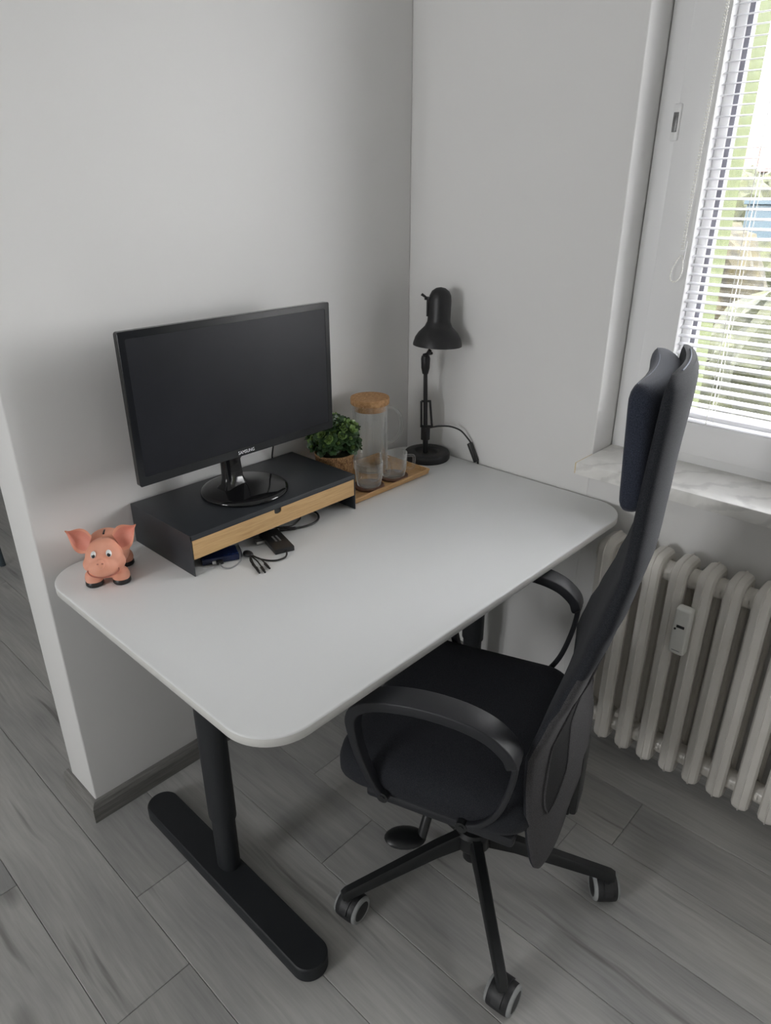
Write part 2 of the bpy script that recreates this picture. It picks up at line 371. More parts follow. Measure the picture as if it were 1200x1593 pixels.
# window wall: inner leaf with the window niche, outer green leaf
WY0, WY1, WZ0, WZ1 = -2.28, -.675, .84, 2.42
bm = nb()
box(bm, 0, .2, WY1, Y1, 0, ZC, bev=.003); box(bm, 0, .2, Y0, WY0, 0, ZC)
box(bm, 0, .2, WY0, WY1, 0, WZ0); box(bm, 0, .2, WY0, WY1, WZ1, ZC)
wr = struct(out('wall_right', bm, M['wall'], smooth=False), 'white wall with the window niche above the radiator')
bm = nb(); GY1, GY0, GZ0, GZ1 = -.802, -2.17, .87, 2.36
box(bm, .2, .375, GY1, Y1, -1.5, 3); box(bm, .2, .375, Y0, GY0, -1.5, 3); box(bm, .2, .375, GY0, GY1, -1.5, GZ0); box(bm, .2, .375, GY0, GY1, GZ1, 3)
out('outer_render', bm, M['facade'], wr, smooth=False)
# the rest of the flat, with a second wide window far to the left
bm = nb(); A, B, C0, C1 = -.78, .28, .95, 2.05
box(bm, X0-.12, X0, B, Y1, 0, ZC); box(bm, X0-.12, X0, Y0, A, 0, ZC); box(bm, X0-.12, X0, A, B, 0, C0); box(bm, X0-.12, X0, A, B, C1, ZC)
struct(out('wall_left', bm, M['wall'], smooth=False), 'far white wall with a second window')
struct(bxo('wall_front', M['wall'], None, (X0-.12, .2, Y0-.12, Y0, 0, ZC), smooth=False), 'white wall behind the camera')
struct(bxo('wall_rear', M['wall'], None, (X0-.12, .2, Y1, Y1+.12, 0, ZC), smooth=False), 'white wall of the next room')
struct(bxo('ceiling', M['ceil'], None, (X0-.12, .2, Y0-.12, Y1+.12, ZC, ZC+.12), smooth=False), 'white ceiling')
w2 = struct(empty('window_2', (X0-.06, (A+B)/2, C0)), 'second window on the far wall')
bm = nb()
for y0, y1, z0, z1 in ((A, A+.07, C0, C1), (B-.07, B, C0, C1), (A, B, C0, C0+.07), (A, B, C1-.07, C1), ((A+B)/2-.05, (A+B)/2+.05, C0, C1)): box(bm, X0-.1, X0-.04, y0, y1, z0, z1)
out('window_frame', bm, M['pvc'], w2, smooth=False, origin=w2.location)
bm = nb(); box(bm, X0-.075, X0-.069, A+.07, (A+B)/2-.05, C0+.07, C1-.07); out('pane', bm, M['glass'], w2, smooth=False, origin=w2.location)
bm = nb(); box(bm, X0-.075, X0-.069, (A+B)/2+.05, B-.07, C0+.07, C1-.07); out('pane', bm, M['glass'], w2, smooth=False, origin=w2.location)
# skirting: a moulded strip with sloped top, front, round the wall end, along the window wall
SH, ST = .06, .018
def skirt(name, path_pts, mat, label):
    """path_pts: plan points of the wall line with outward offsets given as pairs (wall point, outer point)"""
    bm = nb(); rings = []
    for (wx, wy), (ox, oy) in path_pts:
        d = Vector((ox-wx, oy-wy, 0)); w = Vector((wx, wy, 0))
        rings.append([w, w+d, w+d+Vector((0, 0, SH*.74)), w+d*.72+Vector((0, 0, SH*.93)), w+d*.35+Vector((0, 0, SH)), w+Vector((0, 0, SH))])
    loft(bm, rings); return struct(out(name, bm, mat, smooth=False), label)
skirt('baseboard_back', [((0, 0), (0, -ST)), ((-LW, 0), (-LW-ST, -ST))], M['skirt_x'], 'grey oak skirting along the partition under the desk')
skirt('baseboard_left', [((-LW, 0), (-LW-ST, -ST)), ((-LW, TW+.02), (-LW-ST, TW+.02))], M['skirt'], 'grey oak skirting round the partition end')
skirt('baseboard_right', [((0, -ST), (-ST, -ST)), ((0, Y0), (-ST, Y0))], M['skirt'], 'grey oak skirting under the radiator')

# ------------------------------------------------------------------ window_1 and its blind
FX, SX = .105, .088                # frame face, sash face
w1 = struct(empty('window_1', (.13, (WY0+WY1)/2, .875)), 'white plastic window with a raised sash and marble sill')
wo = w1.location
def frame_ring(x0, x1, ya, yb, za, zb, wd, bev):
    bm = nb()
    box(bm, x0, x1, yb-wd, yb, za, zb, bev=bev); box(bm, x0, x1, ya, ya+wd, za, zb, bev=bev)
    box(bm, x0, x1, ya+wd, yb-wd, za, za+wd, bev=bev); box(bm, x0, x1, ya+wd, yb-wd, zb-wd, zb, bev=bev); return bm
out('fixed_frame', frame_ring(FX, .175, WY0, WY1-.002, .872, WZ1, .062, .004), M['pvc'], w1, origin=wo)
sy1, sy0, sz0, sz1 = -.730, -1.62, .902, 2.365
sash = out('sash', frame_ring(SX, .155, sy0, sy1, sz0, sz1, .085, .005), M['pvc'], w1, origin=wo)
gy1, gy0, gz0, gz1 = sy1-.085, sy0+.085, sz0+.085, sz1-.085
bm = nb()                                           # sloped glazing bead round the pane
for (ya, yb, za, zb) in ((gy1-.022, gy1, gz0, gz1), (gy0, gy0+.022, gz0, gz1), (gy0, gy1, gz0, gz0+.02), (gy0, gy1, gz1-.02, gz1)): box(bm, .118, .15, ya, yb, za, zb, bev=.003)
o = out('glazing_bead', bm, M['pvc'], w1, origin=wo)
bm = nb()
for (ya, yb, za, zb) in ((gy1-.033, gy1-.022, gz0, gz1), (gy0+.022, gy0+.033, gz0, gz1), (gy0+.02, gy1-.02, gz0+.02, gz0+.024), (gy0+.02, gy1-.02, gz1-.024, gz1-.02)): box(bm, .124, .148, ya, yb, za, zb)
out('gasket', bm, M['gasket'], w1, origin=wo, smooth=False)
bxo('pane', M['glass'], w1, (.132, .136, gy0, gy1, gz0, gz1), origin=wo, smooth=False)
for ya_, yb_ in ((-2.235, -1.635),):  # second sash without blind, added out of view to strengthen the daylight
    out('sash', frame_ring(SX, .155, ya_, yb_, sz0, sz1, .085, .005), M['pvc'], w1, origin=wo)
    bxo('pane', M['glass'], w1, (.132, .136, ya_+.085, yb_-.085, gz0, gz1), origin=wo, smooth=False)
bm = nb(); box(bm, .082, .106, -.741, -.722, 1.632, 1.708, bev=.004); lp = out('latch_plate', bm, M['pvc'], w1, origin=wo)
bm = nb(); box(bm, .0795, .083, -.7365, -.7255, 1.650, 1.690, bev=.001); o = out('latch_slot', bm, M['steel'], lp); o.location = -lp.matrix_basis.translation - wo
# sill
ws = tag(empty('window_sill', (0, -1.36, .84)), 'grey-veined white marble windowsill jutting out over the radiator', 'windowsill'); so = ws.location
bm = nb(); box(bm, -.095, .13, WY0+.004, WY1-.002, .84, .8745, bev=.004); out('slab', bm, M['marble'], ws, origin=so, ang=30)
bm = nb(); box(bm, -.092, .0, WY1-.0025, WY1+.0015, .842, .872, bev=.001); out('end_sealant', bm, M['glue'], ws, origin=so)
# blind
bl = tag(empty('window_blind', (.105, -1.37, .965)), 'white slatted venetian blind hanging in front of the window pane', 'blind'); bo = bl.location
BY0, BY1, BX = -1.532, -.8178, .104
bm = nb(); pts = []; n = 6; w = .0255
for s, off in ((1, .0), (-1, -.0007)):
    for k in (range(n+1) if s == 1 else range(n, -1, -1)):
        t = k/n*2-1; pts.append((t*w/2, .0022*(1-t*t)+off))
loft(bm, [[(x, y, z) for x, z in pts] for y in (BY0-bo.y, BY1-bo.y)])
tmp = out('slat', bm, M['slat'], bl); slme = tmp.data
zs = .990; k = 0
while zs < 2.255:
    o = tmp if k == 0 else link(bpy.data.objects.new('slat', slme), bl)
    o.location = (BX-bo.x, random.uniform(-.0008, .0008), zs-bo.z); o.rotation_euler = (0, math.radians(-8), 0)
    zs += .0208; k += 1
bm = nb(); box(bm, BX-.013, BX+.013, BY0, BY1, .966, .978, bev=.003); out('bottom_rail', bm, M['slat'], bl, origin=bo)
bm = nb(); box(bm, BX-.016, BX+.016, BY0-.005, BY1+.005, 2.258, 2.292, bev=.003); out('head_rail', bm, M['slat'], bl, origin=bo)
for yy in (-.925, -1.40):
    bm = nb()
    for dx in (-.0138, .0138): cyl(bm, (BX+dx, yy, .972), (BX+dx, yy, 2.27), .0009, n=6)
    out('ladder_cord', bm, M['cordm'], bl, origin=bo)
    bm = nb(); cyl(bm, (BX, yy-.012, .972), (BX, yy-.012, 2.27), .0006, n=6); out('lift_cord', bm, M['cordm'], bl, origin=bo)
# bead chain
bm = nb(); top_, knot = Vector((.0745, -.8165, 2.262)), Vector((.071, -.802, 1.402))
loop = []
for k in range(41):                       # teardrop below the connector
    a_ = 2*PI*k/40; rr = .0125*math.sin(a_/2)**1.1
    loop.append(Vector((.071, -.7905 - .0115*(1-math.cos(a_))*-.45 - .0105 + rr*math.sin(a_)*1.35*-1, 1.392 - .033*(1-math.cos(a_)))))
def beads(pts):
    acc = 0; prev = pts[0]
    for q in pts:
        acc += (q-prev).length; prev = q
        if acc >= .0052:
            acc = 0; r = bmesh.ops.create_icosphere(bm, subdivisions=1, radius=.0021); bmesh.ops.translate(bm, verts=r['verts'], vec=q)
for dy in (0, .0045): beads([top_.lerp(knot, i/700)+Vector((0, dy, 0)) for i in range(701)])
cyl(bm, top_, knot, .0009, n=5); tube(bm, loop, .0011, n=6, smoothp=False); beads(smooth_path(loop, 6))
ch = out('bead_chain', bm, M['cordm'], bl, origin=bo)
bm = nb(); box(bm, .068, .074, -.806, -.797, 1.388, 1.398, bev=.001); cyl(bm, (.071, -.808, 1.418), (.071, -.807, 1.378), .0016, n=8)
o = out('chain_connector', bm, M['pvc'], ch); o.location = -bo - ch.location

# ------------------------------------------------------------------ radiator
rad = tag(empty('radiator', (-.07, -1.4, 0)), 'old white cast iron column radiator under the windowsill', 'radiator'); ro = rad.location
rx0, rx1, rz0, rz1, rp_ = -.132, -.016, .066, .697, .0648
def section_bm():
    bm = nb(); T = .034
    path = []; n = 6
    for cx, cz, r, a0 in ((rx1-.036, rz1-.036, .036-T*.45, 0), (rx0+.040, rz1-.040, .040-T*.45, PI/2), (rx0+.028, rz0+.028, .028-T*.45, PI), (rx1-.028, rz0+.028, .028-T*.45, 1.5*PI)):
        for k in range(n+1):
            a = a0+PI/2*k/n; path.append((Vector((cx+r*math.cos(a), 0, cz+r*math.sin(a))), Vector((math.cos(a), 0, math.sin(a)))))
    sec = [(-.0150, -.019), (-.0205, -.012), (-.0210, .002), (-.0165, .0095), (-.0100, .0125), (-.0022, .0138), (-.0010, .0172), (.0010, .0172), (.0022, .0138), (.0100, .0125), (.0165, .0095), (.0210, .002), (.0205, -.012), (.0150, -.019)]
    rings = [[p + nrm*h + Vector((0, y, 0)) for y, h in sec] for p, nrm in path]
    loft(bm, rings, close_v=True, caps=False)
    for zc in (rz1-.05, rz0+.05):          # nipples joining to the next section
        cyl(bm, (-.074, -rp_/2-.001, zc), (-.074, rp_/2+.001, zc), .026, n=20)
        box(bm, -.115, -.03, -.0135, .0135, zc-.030, zc+.030, bev=.012, seg=3)
    bmesh.ops.translate(bm, verts=bm.verts[:], vec=-Vector((ro.x, 0, 0)))
    return bm
first = out('section', section_bm(), M['enamel'], rad, ang=32)
NS = 17; ry = -.804
for k in range(NS):
    o = first if k == 0 else link(bpy.data.objects.new('section', first.data), rad)
    o.location = (0, ry-k*rp_-ro.y, 0)
for yy in (ry-rp_*1.5, ry-rp_*(NS-2.5)):
    for zb_ in (.60, .15):
        bm = nb(); box(bm, -.10, -.0005, yy-.008, yy+.008, zb_, zb_+.016, bev=.002); out('wall_bracket', bm, M['enamel'], rad, origin=ro)
bm = nb(); yy = ry-(NS-.5)*rp_
cyl(bm, (-.074, yy+.03, rz0+.05), (-.074, yy-.10, rz0+.05), .013); cyl(bm, (-.074, yy-.10, rz0+.06), (-.074, yy-.10, -.01), .011)
out('supply_pipe', bm, M['enamel'], rad, origin=ro)
hm = tag(empty('heat_meter', (-.15, -1.040, .470)), 'small white heat meter clipped to the radiator front', 'meter'); ho = hm.location
bm = nb(); box(bm, -.163, -.133, -1.0595, -1.0205, .474, .604, bev=.006, seg=3); out('case', bm, M['plast'], hm, origin=ho)
bm = nb(); box(bm, -.1645, -.162, -1.050, -1.031, .5515, .559, bev=.0008); out('display', bm, M['dark'], hm, origin=ho)
bm = nb(); cyl(bm, (-.1642, -1.0285, .5465), (-.162, -1.0285, .5465), .0028, n=12); out('sensor', bm, M['dark'], hm, origin=ho)
bm = nb(); box(bm, -.1636, -.1628, -1.050, -1.030, .4850, .4864); out('cover_seam', bm, M['gasket'], hm, origin=ho)

# ------------------------------------------------------------------ desk
H = .7495
dk = tag(empty('desk', (-.625, -.408, 0)), 'white rounded desk on black T-shaped legs against the wall', 'desk'); do = dk.location
dx0, dx1, dy0, dy1 = -1.245, -.008, -.808, -.006
bm = nb(); rings = []
for ins, z in ((.002, -.021), (0, -.019), (0, -.003), (.0012, -.0008), (.003, 0)):
    rings.append([(x, y, H+z) for x, y in rrect(dx0+ins, dx1-ins, dy0+ins, dy1-ins, .095-ins, 14)])
fs = loft(bm, rings)
for f in bm.faces: f.material_index = 1 if abs(f.normal.z) < .5 and len(f.verts) == 4 else 0
bm.normal_update()
for f in bm.faces: f.material_index = 0 if f.normal.z > .35 or len(f.verts) > 4 else 1
out('tabletop', bm, [M['desk'], M['edge']], dk, origin=do, ang=50)
def oval(a, b, z, cx, cy, n=28): return [(cx+a*math.cos(2*PI*k/n), cy+b*math.sin(2*PI*k/n), z) for k in range(n)]
for lx in (-1.112, -.135):
    lg = tag(empty('leg', (0, 0, 0)))
    bpy.data.objects.remove(lg)
    bm = nb(); loft(bm, [oval(.030, .037, z, lx+.014, -.40) for z in (.20, .22, .60, H-.03)])
    col = out('leg', bm, M['blackmetal'], dk, origin=do, ang=35)
    bm = nb(); loft(bm, [oval(.0255, .032, z, lx+.014, -.40) for z in (.035, .10, .205)]); o = out('lower_tube', bm, M['blackmetal'], col); o.location = (0, 0, 0) - col.location - dk.location if False else -(col.location + dk.location)
    bm = nb(); rings = []
    for ins, z in ((.004, 0), (0, .004), (0, .034), (.0015, .0375), (.0035, .039)):
        rings.append([(x, y, z) for x, y in rrect(lx-.041+ins, lx+.041-ins, -.752+ins, -.080-ins, .0405-ins, 10)])
    loft(bm, rings)
    out('foot', bm, M['blackmetal'], dk, origin=do, ang=35)
    bm = nb(); box(bm, lx-.03, lx+.03, -.70, -.10, H-.047, H-.021, bev=.004); out('support_arm', bm, M['blackmetal'], dk, origin=do)
for yy in (-.28, -.52):
    bm = nb(); box(bm, -1.10, -.15, yy-.02, yy+.02, H-.060, H-.028, bev=.004); out('crossbar', bm, M['blackmetal'], dk, origin=do)

# ------------------------------------------------------------------ monitor riser with drawer
st = tag(empty('monitor_riser', (-.762, -.136, H)), 'black metal monitor riser with a bamboo drawer front', 'riser'); s0 = st.location
sx0, sx1, sy0_, sy1_, sz = -1.012, -.512, -.266, -.008, H+.1
bm = nb(); t = .0025
box(bm, sx0, sx1, sy0_, sy1_, sz-t, sz, bev=.0008); box(bm, sx0, sx0+t, sy0_, sy1_, H, sz-t/2, bev=.0006); box(bm, sx1-t, sx1, sy0_, sy1_, H, sz-t/2, bev=.0006)
box(bm, sx0, sx1, sy0_, sy0_+t, sz-.013, sz-t/2, bev=.0006)
out('shell', bm, M['anth'], st, origin=s0, ang=30)
bm = nb(); y0 = sy0_+.0008; zt, zb = sz-.0135, sz-.059; nx = -.771; nw, nh = .0105, .013
prof = [(sx0+.004, zb), (sx1-.004, zb), (sx1-.004, zt), (nx+nw, zt)]
for k in range(9):
    a = PI*k/8; prof.append((nx+nw*math.cos(a), zt-nh+nw*.55-math.sin(a)*nw*.55))
prof += [(nx-nw, zt), (sx0+.004, zt)]
fr = [bm.verts.new((x, y0, z)) for x, z in prof]; bk = [bm.verts.new((x, y0+.012, z)) for x, z in prof]
bm.faces.new(fr); bm.faces.new(bk[::-1])
for i in range(len(fr)): bm.faces.new((fr[i], fr[(i+1) % len(fr)], bk[(i+1) % len(fr)], bk[i]))
dr = out('drawer', bm, M['bamboo'], st, origin=s0, smooth=False)
bm = nb(); box(bm, nx-nw-.001, nx+nw+.001, y0+.0025, y0+.0118, zt-nh-.002, zt-.0005); o = out('notch_shade', bm, M['dark'], dr, smooth=False); o.location = -(dr.location+s0)  # black block stands in for the shade inside the drawer's finger notch
bm = nb(); d = .004
box(bm, sx0+.008, sx1-.008, y0+.012, sy1_-.01, zb+.002, zb+.006); box(bm, sx0+.008, sx0+.012, y0+.012, sy1_-.01, zb+.002, zt-.008); box(bm, sx1-.012, sx1-.008, y0+.012, sy1_-.01, zb+.002, zt-.008); box(bm, sx0+.008, sx1-.008, sy1_-.014, sy1_-.01, zb+.002, zt-.008)
o = out('drawer_tray', bm, M['anth'], dr, smooth=False); o.location = -(dr.location+s0)

# ------------------------------------------------------------------ monitor
mn = tag(empty('monitor', (-.775, -.142, sz)), 'black flat monitor with a round glossy base on the riser', 'monitor'); m0 = mn.location
mz0, mz1, mxc, mw, my = .948, 1.276, -.771, .568, -.157
Rm = Matrix.Translation((mxc, my, 0)) @ Matrix.Rotation(math.radians(.6), 4, 'Z')
def monly(bm): bmesh.ops.transform(bm, matrix=Rm, verts=bm.verts[:])
def cham(x0, x1, z0, z1, r): return rrect(x0, x1, z0, z1, r, 4)
bm = nb(); hw = mw/2; rings = []
for ins, y in ((.006, -.001), (.002, -.004), (0, -.002), (0, .010), (.004, .014), (.03, .026), (.08, .034)):
    rings.append([(x, y, z) for x, z in cham(-hw+ins, hw-ins, mz0+ins, mz1-ins, .006)])
loft(bm, rings); monly(bm); hs = out('housing', bm, M['gloss'], mn, origin=m0, ang=25)
bm = nb(); rings = []       # raised bezel ring, the screen sits 2 mm behind it
for (a, b, c, d_), y in (((0, 0, 0, 0), -.0038), ((.0008, .0008, .0008, .0008), -.0050), ((.0145, .0145, .020, .0145), -.0050), ((.0155, .0155, .021, .0155), -.0036)):
    rings.append([(x, y, z) for x, z in cham(-hw+a, hw-b, mz0+c, mz1-d_, .004)])
loft(bm, rings, caps=False); monly(bm); out('bezel', bm, M['bezel'], mn, origin=m0, ang=25)
bm = nb(); box(bm, -hw+.013, hw-.013, -.0042, .0, mz0+.018, mz1-.013); monly(bm); out('screen', bm, M['screen'], mn, origin=m0, smooth=False)
cu = bpy.data.curves.new('lettering', 'FONT'); cu.body = 'SAMSUNG'; cu.size = .0105; cu.extrude = .0002; cu.align_x = 'CENTER'; cu.align_y = 'CENTER'
to = bpy.data.objects.new('lettering', cu); COL.objects.link(to)
me = bpy.data.meshes.new_from_object(to.evaluated_get(bpy.context.evaluated_depsgraph_get())); bpy.data.objects.remove(to); me.materials.append(M['silver'])
lt = bpy.data.objects.new('lettering', me); link(lt, mn); lt.rotation_euler = (PI/2, 0, math.radians(.6)); lt.scale = (1.0, 1.12, 1)
lt.location = Vector((mxc-.003, my-.0054, mz0+.0095)) - m0
bc = (-.775, -.142)
bm = nb(); lathe(bm, [(.0, sz), (.104, sz), (.108, sz+.003), (.108, sz+.006), (.105, sz+.010), (.095, sz+.013), (.05, sz+.018), (.03, sz+.022), (0, sz+.024)], 64, (bc[0], bc[1], 0)); out('base', bm, M['gloss'], mn, origin=m0, ang=60)
bm = nb()       # neck: a flat blade that flares at the foot
rings = []
for z, a, b, yo in ((sz+.016, .040, .026, 0), (sz+.026, .030, .018, .0), (sz+.040, .026, .014, .002), (sz+.075, .025, .012, .004), (sz+.13, .025, .011, .008), (sz+.16, .025, .010, .010)):
    rings.append([(bc[0]-.022+x, bc[1]+.014+yo+y, z) for x, y in rrect(-a, a, -b, b, min(a, b)*.6, 4)])
loft(bm, rings); out('neck', bm, M['gloss'], mn, origin=m0, ang=50)
tag(tubeo('monitor_cable', [(-.735, -.119, .990), (-.728, -.095, .945), (-.722, -.05, .895), (-.715, -.012, .868), (-.71, -.004, .84), (-.71, -.004, .76)], .0026, M['cable']), 'black cable running down behind the monitor near its centre', 'cable')
tag(tubeo('monitor_power_cable', [(-.66, -.119, 1.0), (-.63, -.09, .95), (-.60, -.04, .90), (-.585, -.012, .862), (-.58, -.004, .84), (-.58, -.004, .76)], .0022, M['cable']), 'thin black power cable behind the right half of the monitor', 'cable')

# ------------------------------------------------------------------ hub, adapter and cables under the riser
hb = tag(empty('usb_hub', (-.787, -.27, H)), 'black rectangular hub with a silver plug beside it, half under the riser', 'hub'); h0 = hb.location
ax = Vector((-.032, -.104, 0)).normalized(); ay = Vector((-ax.y, ax.x, 0))
Mh = Matrix((( ax.x, ay.x, 0, -.787), (ax.y, ay.y, 0, -.2705), (0, 0, 1, H), (0, 0, 0, 1)))
bm = nb(); box(bm, -.056, .056, -.0245, .0245, .0005, .0135, bev=.002, m=Mh); out('case', bm, M['hubp'], hb, origin=h0)
bm = nb(); box(bm, -.029, -.011, -.045, -.024, .003, .010, bev=.0006, m=Mh); out('plug', bm, M['chrome'], hb, origin=h0)
bm = nb(); random.seed(3)
for row, x in ((-.004, -.008), (.006, -.006)):
    xx = -.016
    while xx < .014:
        w_ = random.uniform(.0012, .003); box(bm, xx, xx+w_, row-.0022, row+.0022, .0134, .01375, m=Mh); xx += w_+.0012
out('printed_marks', bm, M['gcable'], hb, origin=h0)
tubeo('lead', [(-.797, -.318, H+.006), (-.808, -.336, H+.004), (-.824, -.346, H+.0035), (-.846, -.340, H+.003), (-.862, -.318, H+.003), (-.868, -.292, H+.004), (-.866, -.268, H+.005)], .0021, M['cable'], hb, origin=h0)
cc = tag(empty('charging_cable', (-.872, -.28, H)), 'black charging cable splitting into four short plugs in front of the riser', 'cable'); c0 = cc.location
bm = nb(); ellipsoid(bm, (-.872, -.272, H+.0065), (.010, .015, .006)); out('junction', bm, M['cable'], cc, origin=c0)
for (ex, ey), mid in zip(((-.897, -.332), (-.903, -.350), (-.893, -.357), (-.876, -.350)), (-.006, -.003, .002, .005)):
    e_ = Vector((ex, ey, H+.004)); s_ = Vector((-.873, -.282, H+.005)); mm = (e_+s_)/2 + Vector((mid, 0, .003))
    ld = tubeo('lead', [s_, mm, e_], .0017, M['cable'], cc, origin=c0)
    dv = (e_-mm).normalized(); bm = nb(); cyl(bm, e_-dv*.012, e_+dv*.004, .0035, .003, n=10); cyl(bm, e_+dv*.004, e_+dv*.011, .0022, n=8)
    o = out('plug', bm, M['cable'], ld); o.location = -(ld.location+c0)
tag(tubeo('hub_power_cable', [(-.742, -.226, H+.006), (-.714, -.244, H+.006), (-.682, -.254, H+.004), (-.652, -.256, H+.004), (-.625, -.243, H+.004), (-.607, -.214, H+.004), (-.612, -.180, H+.004), (-.65, -.12, H+.004), (-.72, -.06, H+.004)], lambda t: .0042 if t < .16 else .0027, M['cable']), 'thick black cable looping out from the hub to the right', 'cable')
tag(tubeo('thin_hub_cable', [(-.74, -.195, H+.002), (-.722, -.212, H+.002), (-.700, -.224, H+.002), (-.674, -.216, H+.002), (-.650, -.196, H+.002), (-.66, -.14, H+.002), (-.70, -.09, H+.002)], .0016, M['cable']), 'thin black cable making a small loop behind the hub', 'cable')
ad = tag(empty('card_reader', (-.925, -.235, H)), 'glossy dark blue adapter box under the left end of the riser', 'adapter'); a0 = ad.location
ang = math.atan2(-.281+.247, -.899+.973); Ma = Matrix.Translation((-.925, -.232, H)) @ Matrix.Rotation(ang, 4, 'Z')
bm = nb(); box(bm, -.043, .043, -.026, .026, .0005, .016, bev=.003, m=Ma); out('case', bm, M['bluep'], ad, origin=a0)
bm = nb(); box(bm, -.012, .004, -.038, -.025, .003, .011, bev=.002, m=Ma); out('plug', bm, M['cable'], ad, origin=a0)
bm = nb(); box(bm, -.020, -.010, -.030, -.025, .002, .009, bev=.001, m=Ma); out('white_plug', bm, M['silver'], ad, origin=a0)
tubeo('lead', [(-.945, -.262, H+.006), (-.947, -.280, H+.003), (-.938, -.292, H+.002), (-.920, -.291, H+.002), (-.897, -.278, H+.002), (-.875, -.25, H+.002), (-.855, -.21, H+.002)], .0016, M['gcable'], ad, origin=a0)

# ------------------------------------------------------------------ tray, carafe, mugs, plant
ty = tag(empty('serving_tray', (-.342, -.152, H)), 'bamboo serving tray under the carafe and mugs', 'tray'); t0 = ty.location
bm = nb(); tx0, tx1, ty0, ty1 = -.506, -.180, -.247, -.036; rings = []
for ins, z in ((.004, .0005), (0, .004), (-.003, .016), (-.001, .0175), (.004, .017), (.009, .0068)):
    rings.append([(x, y, H+z) for x, y in rrect(tx0+ins, tx1-ins, ty0+ins, ty1-ins, .008, 4)])
loft(bm, rings); out('tray_body', bm, M['traywood'], ty, origin=t0, ang=30)
TZ = H+.0068
RV = Vector((.685, -.729, 0))          # towards the window side, where the handles point
cf = tag(empty('carafe', (-.281, -.097, TZ)), 'clear glass carafe with a cork lid and side handle', 'carafe')
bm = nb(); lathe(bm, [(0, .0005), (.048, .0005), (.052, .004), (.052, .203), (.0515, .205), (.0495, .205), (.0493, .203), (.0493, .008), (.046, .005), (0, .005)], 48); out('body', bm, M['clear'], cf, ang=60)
bm = nb(); lathe(bm, [(0, .186), (.0480, .186), (.0484, .2055), (.0565, .2055), (.0575, .208), (.0575, .222), (.0565, .2245), (0, .2245)], 48); out('cork_lid', bm, M['cork'], cf, ang=40)
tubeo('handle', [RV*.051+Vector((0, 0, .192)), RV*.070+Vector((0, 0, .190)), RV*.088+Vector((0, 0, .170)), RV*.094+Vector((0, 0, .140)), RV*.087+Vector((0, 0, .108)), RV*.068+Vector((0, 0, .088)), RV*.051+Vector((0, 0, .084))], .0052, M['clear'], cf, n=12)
def mug(loc, hd, label, clabel):
    co = tag(empty('coaster', loc), clabel, 'coaster', 'coasters on the tray')
    bm = nb(); lathe(bm, [(0, .0003), (.0425, .0003), (.0440, .002), (.0440, .007), (.0425, .0085), (.0395, .0085), (.039, .0065), (0, .0065)], 40); out('disc', bm, M['coaster'], co, ang=40)
    g = tag(empty('glass_mug', Vector(loc)+Vector((0, 0, .0067))), label, 'mug', 'glass mugs on the tray')
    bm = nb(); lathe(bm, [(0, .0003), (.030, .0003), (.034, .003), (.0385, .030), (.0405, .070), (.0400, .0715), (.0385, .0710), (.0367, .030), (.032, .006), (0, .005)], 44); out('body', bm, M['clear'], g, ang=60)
    v = Vector((math.cos(hd), math.sin(hd), 0))
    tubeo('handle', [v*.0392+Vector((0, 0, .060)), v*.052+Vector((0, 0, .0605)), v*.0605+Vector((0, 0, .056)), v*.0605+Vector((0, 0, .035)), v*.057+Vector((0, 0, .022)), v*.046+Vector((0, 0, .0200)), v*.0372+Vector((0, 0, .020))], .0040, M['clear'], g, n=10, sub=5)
mug((-.389, -.196, TZ), math.radians(-28), 'clear glass mug nearest the riser, on a brown coaster', 'round dark brown coaster under the mug nearest the riser')
mug((-.286, -.196, TZ), math.radians(-42), 'clear glass mug nearest the lamp, on a brown coaster', 'round dark brown coaster under the mug nearest the lamp')
pp = tag(empty('potted_plant', (-.430, -.098, TZ)), 'small artificial green succulent plant in a brown woven pot', 'plant')
bm = nb(); lathe(bm, [(0, .0005), (.044, .0005), (.046, .003), (.0565, .088), (.0575, .092), (.0555, .094), (.0535, .090), (.050, .080), (0, .080)], 48); out('pot', bm, M['weave'], pp, ang=60)
bm = nb(); lathe(bm, [(0, .079), (.051, .079), (.050, .083), (.03, .088), (0, .09)], 32); out('moss', bm, M['soil'], pp)
random.seed(11)
def rosette(scale, light):
    bm = nb()
    for lay, (n, tilt, ln) in enumerate(((7, 12, .020), (6, 38, .016), (4, 64, .011))):
        for k in range(n):
            a = 2*PI*(k+.5*lay)/n + random.uniform(-.15, .15); t = math.radians(tilt+random.uniform(-8, 8)); L = ln*scale*random.uniform(.85, 1.15); wd = L*.36
            m = Matrix.Rotation(a, 4, 'Z') @ Matrix.Rotation(-t, 4, 'Y')
            P = [(0, -.1, 0), (.35, -.75, -.06), (.7, -1, -.02), (.93, -.5, .06), (1.02, 0, .1), (.93, .5, .06), (.7, 1, -.02), (.35, .75, -.06), (0, .1, 0)]
            up = [bm.verts.new(m @ Vector((x*L, y*wd, z*L))) for x, y, z in P]; ctr = bm.verts.new(m @ Vector((.6*L, 0, .02*L))); bot = bm.verts.new(m @ Vector((.55*L, 0, -.14*L)))
            for i in range(len(P)):
                j = (i+1) % len(P)
                for f in ((up[i], up[j], ctr), (up[j], up[i], bot)):
                    fc = bm.faces.new(f); fc.material_index = 1 if (lay >= light) else 0
    return bm
rmesh = []
for sc_, li in ((1.25, 1), (1.05, 2), (1.35, 2), (1.15, 1), (1.0, 3)):
    o = out('leaf_rosette', rosette(sc_, li), [M['leafd'], M['leafl']], pp, ang=50); rmesh.append(o)
cnt = 0; stems = nb()
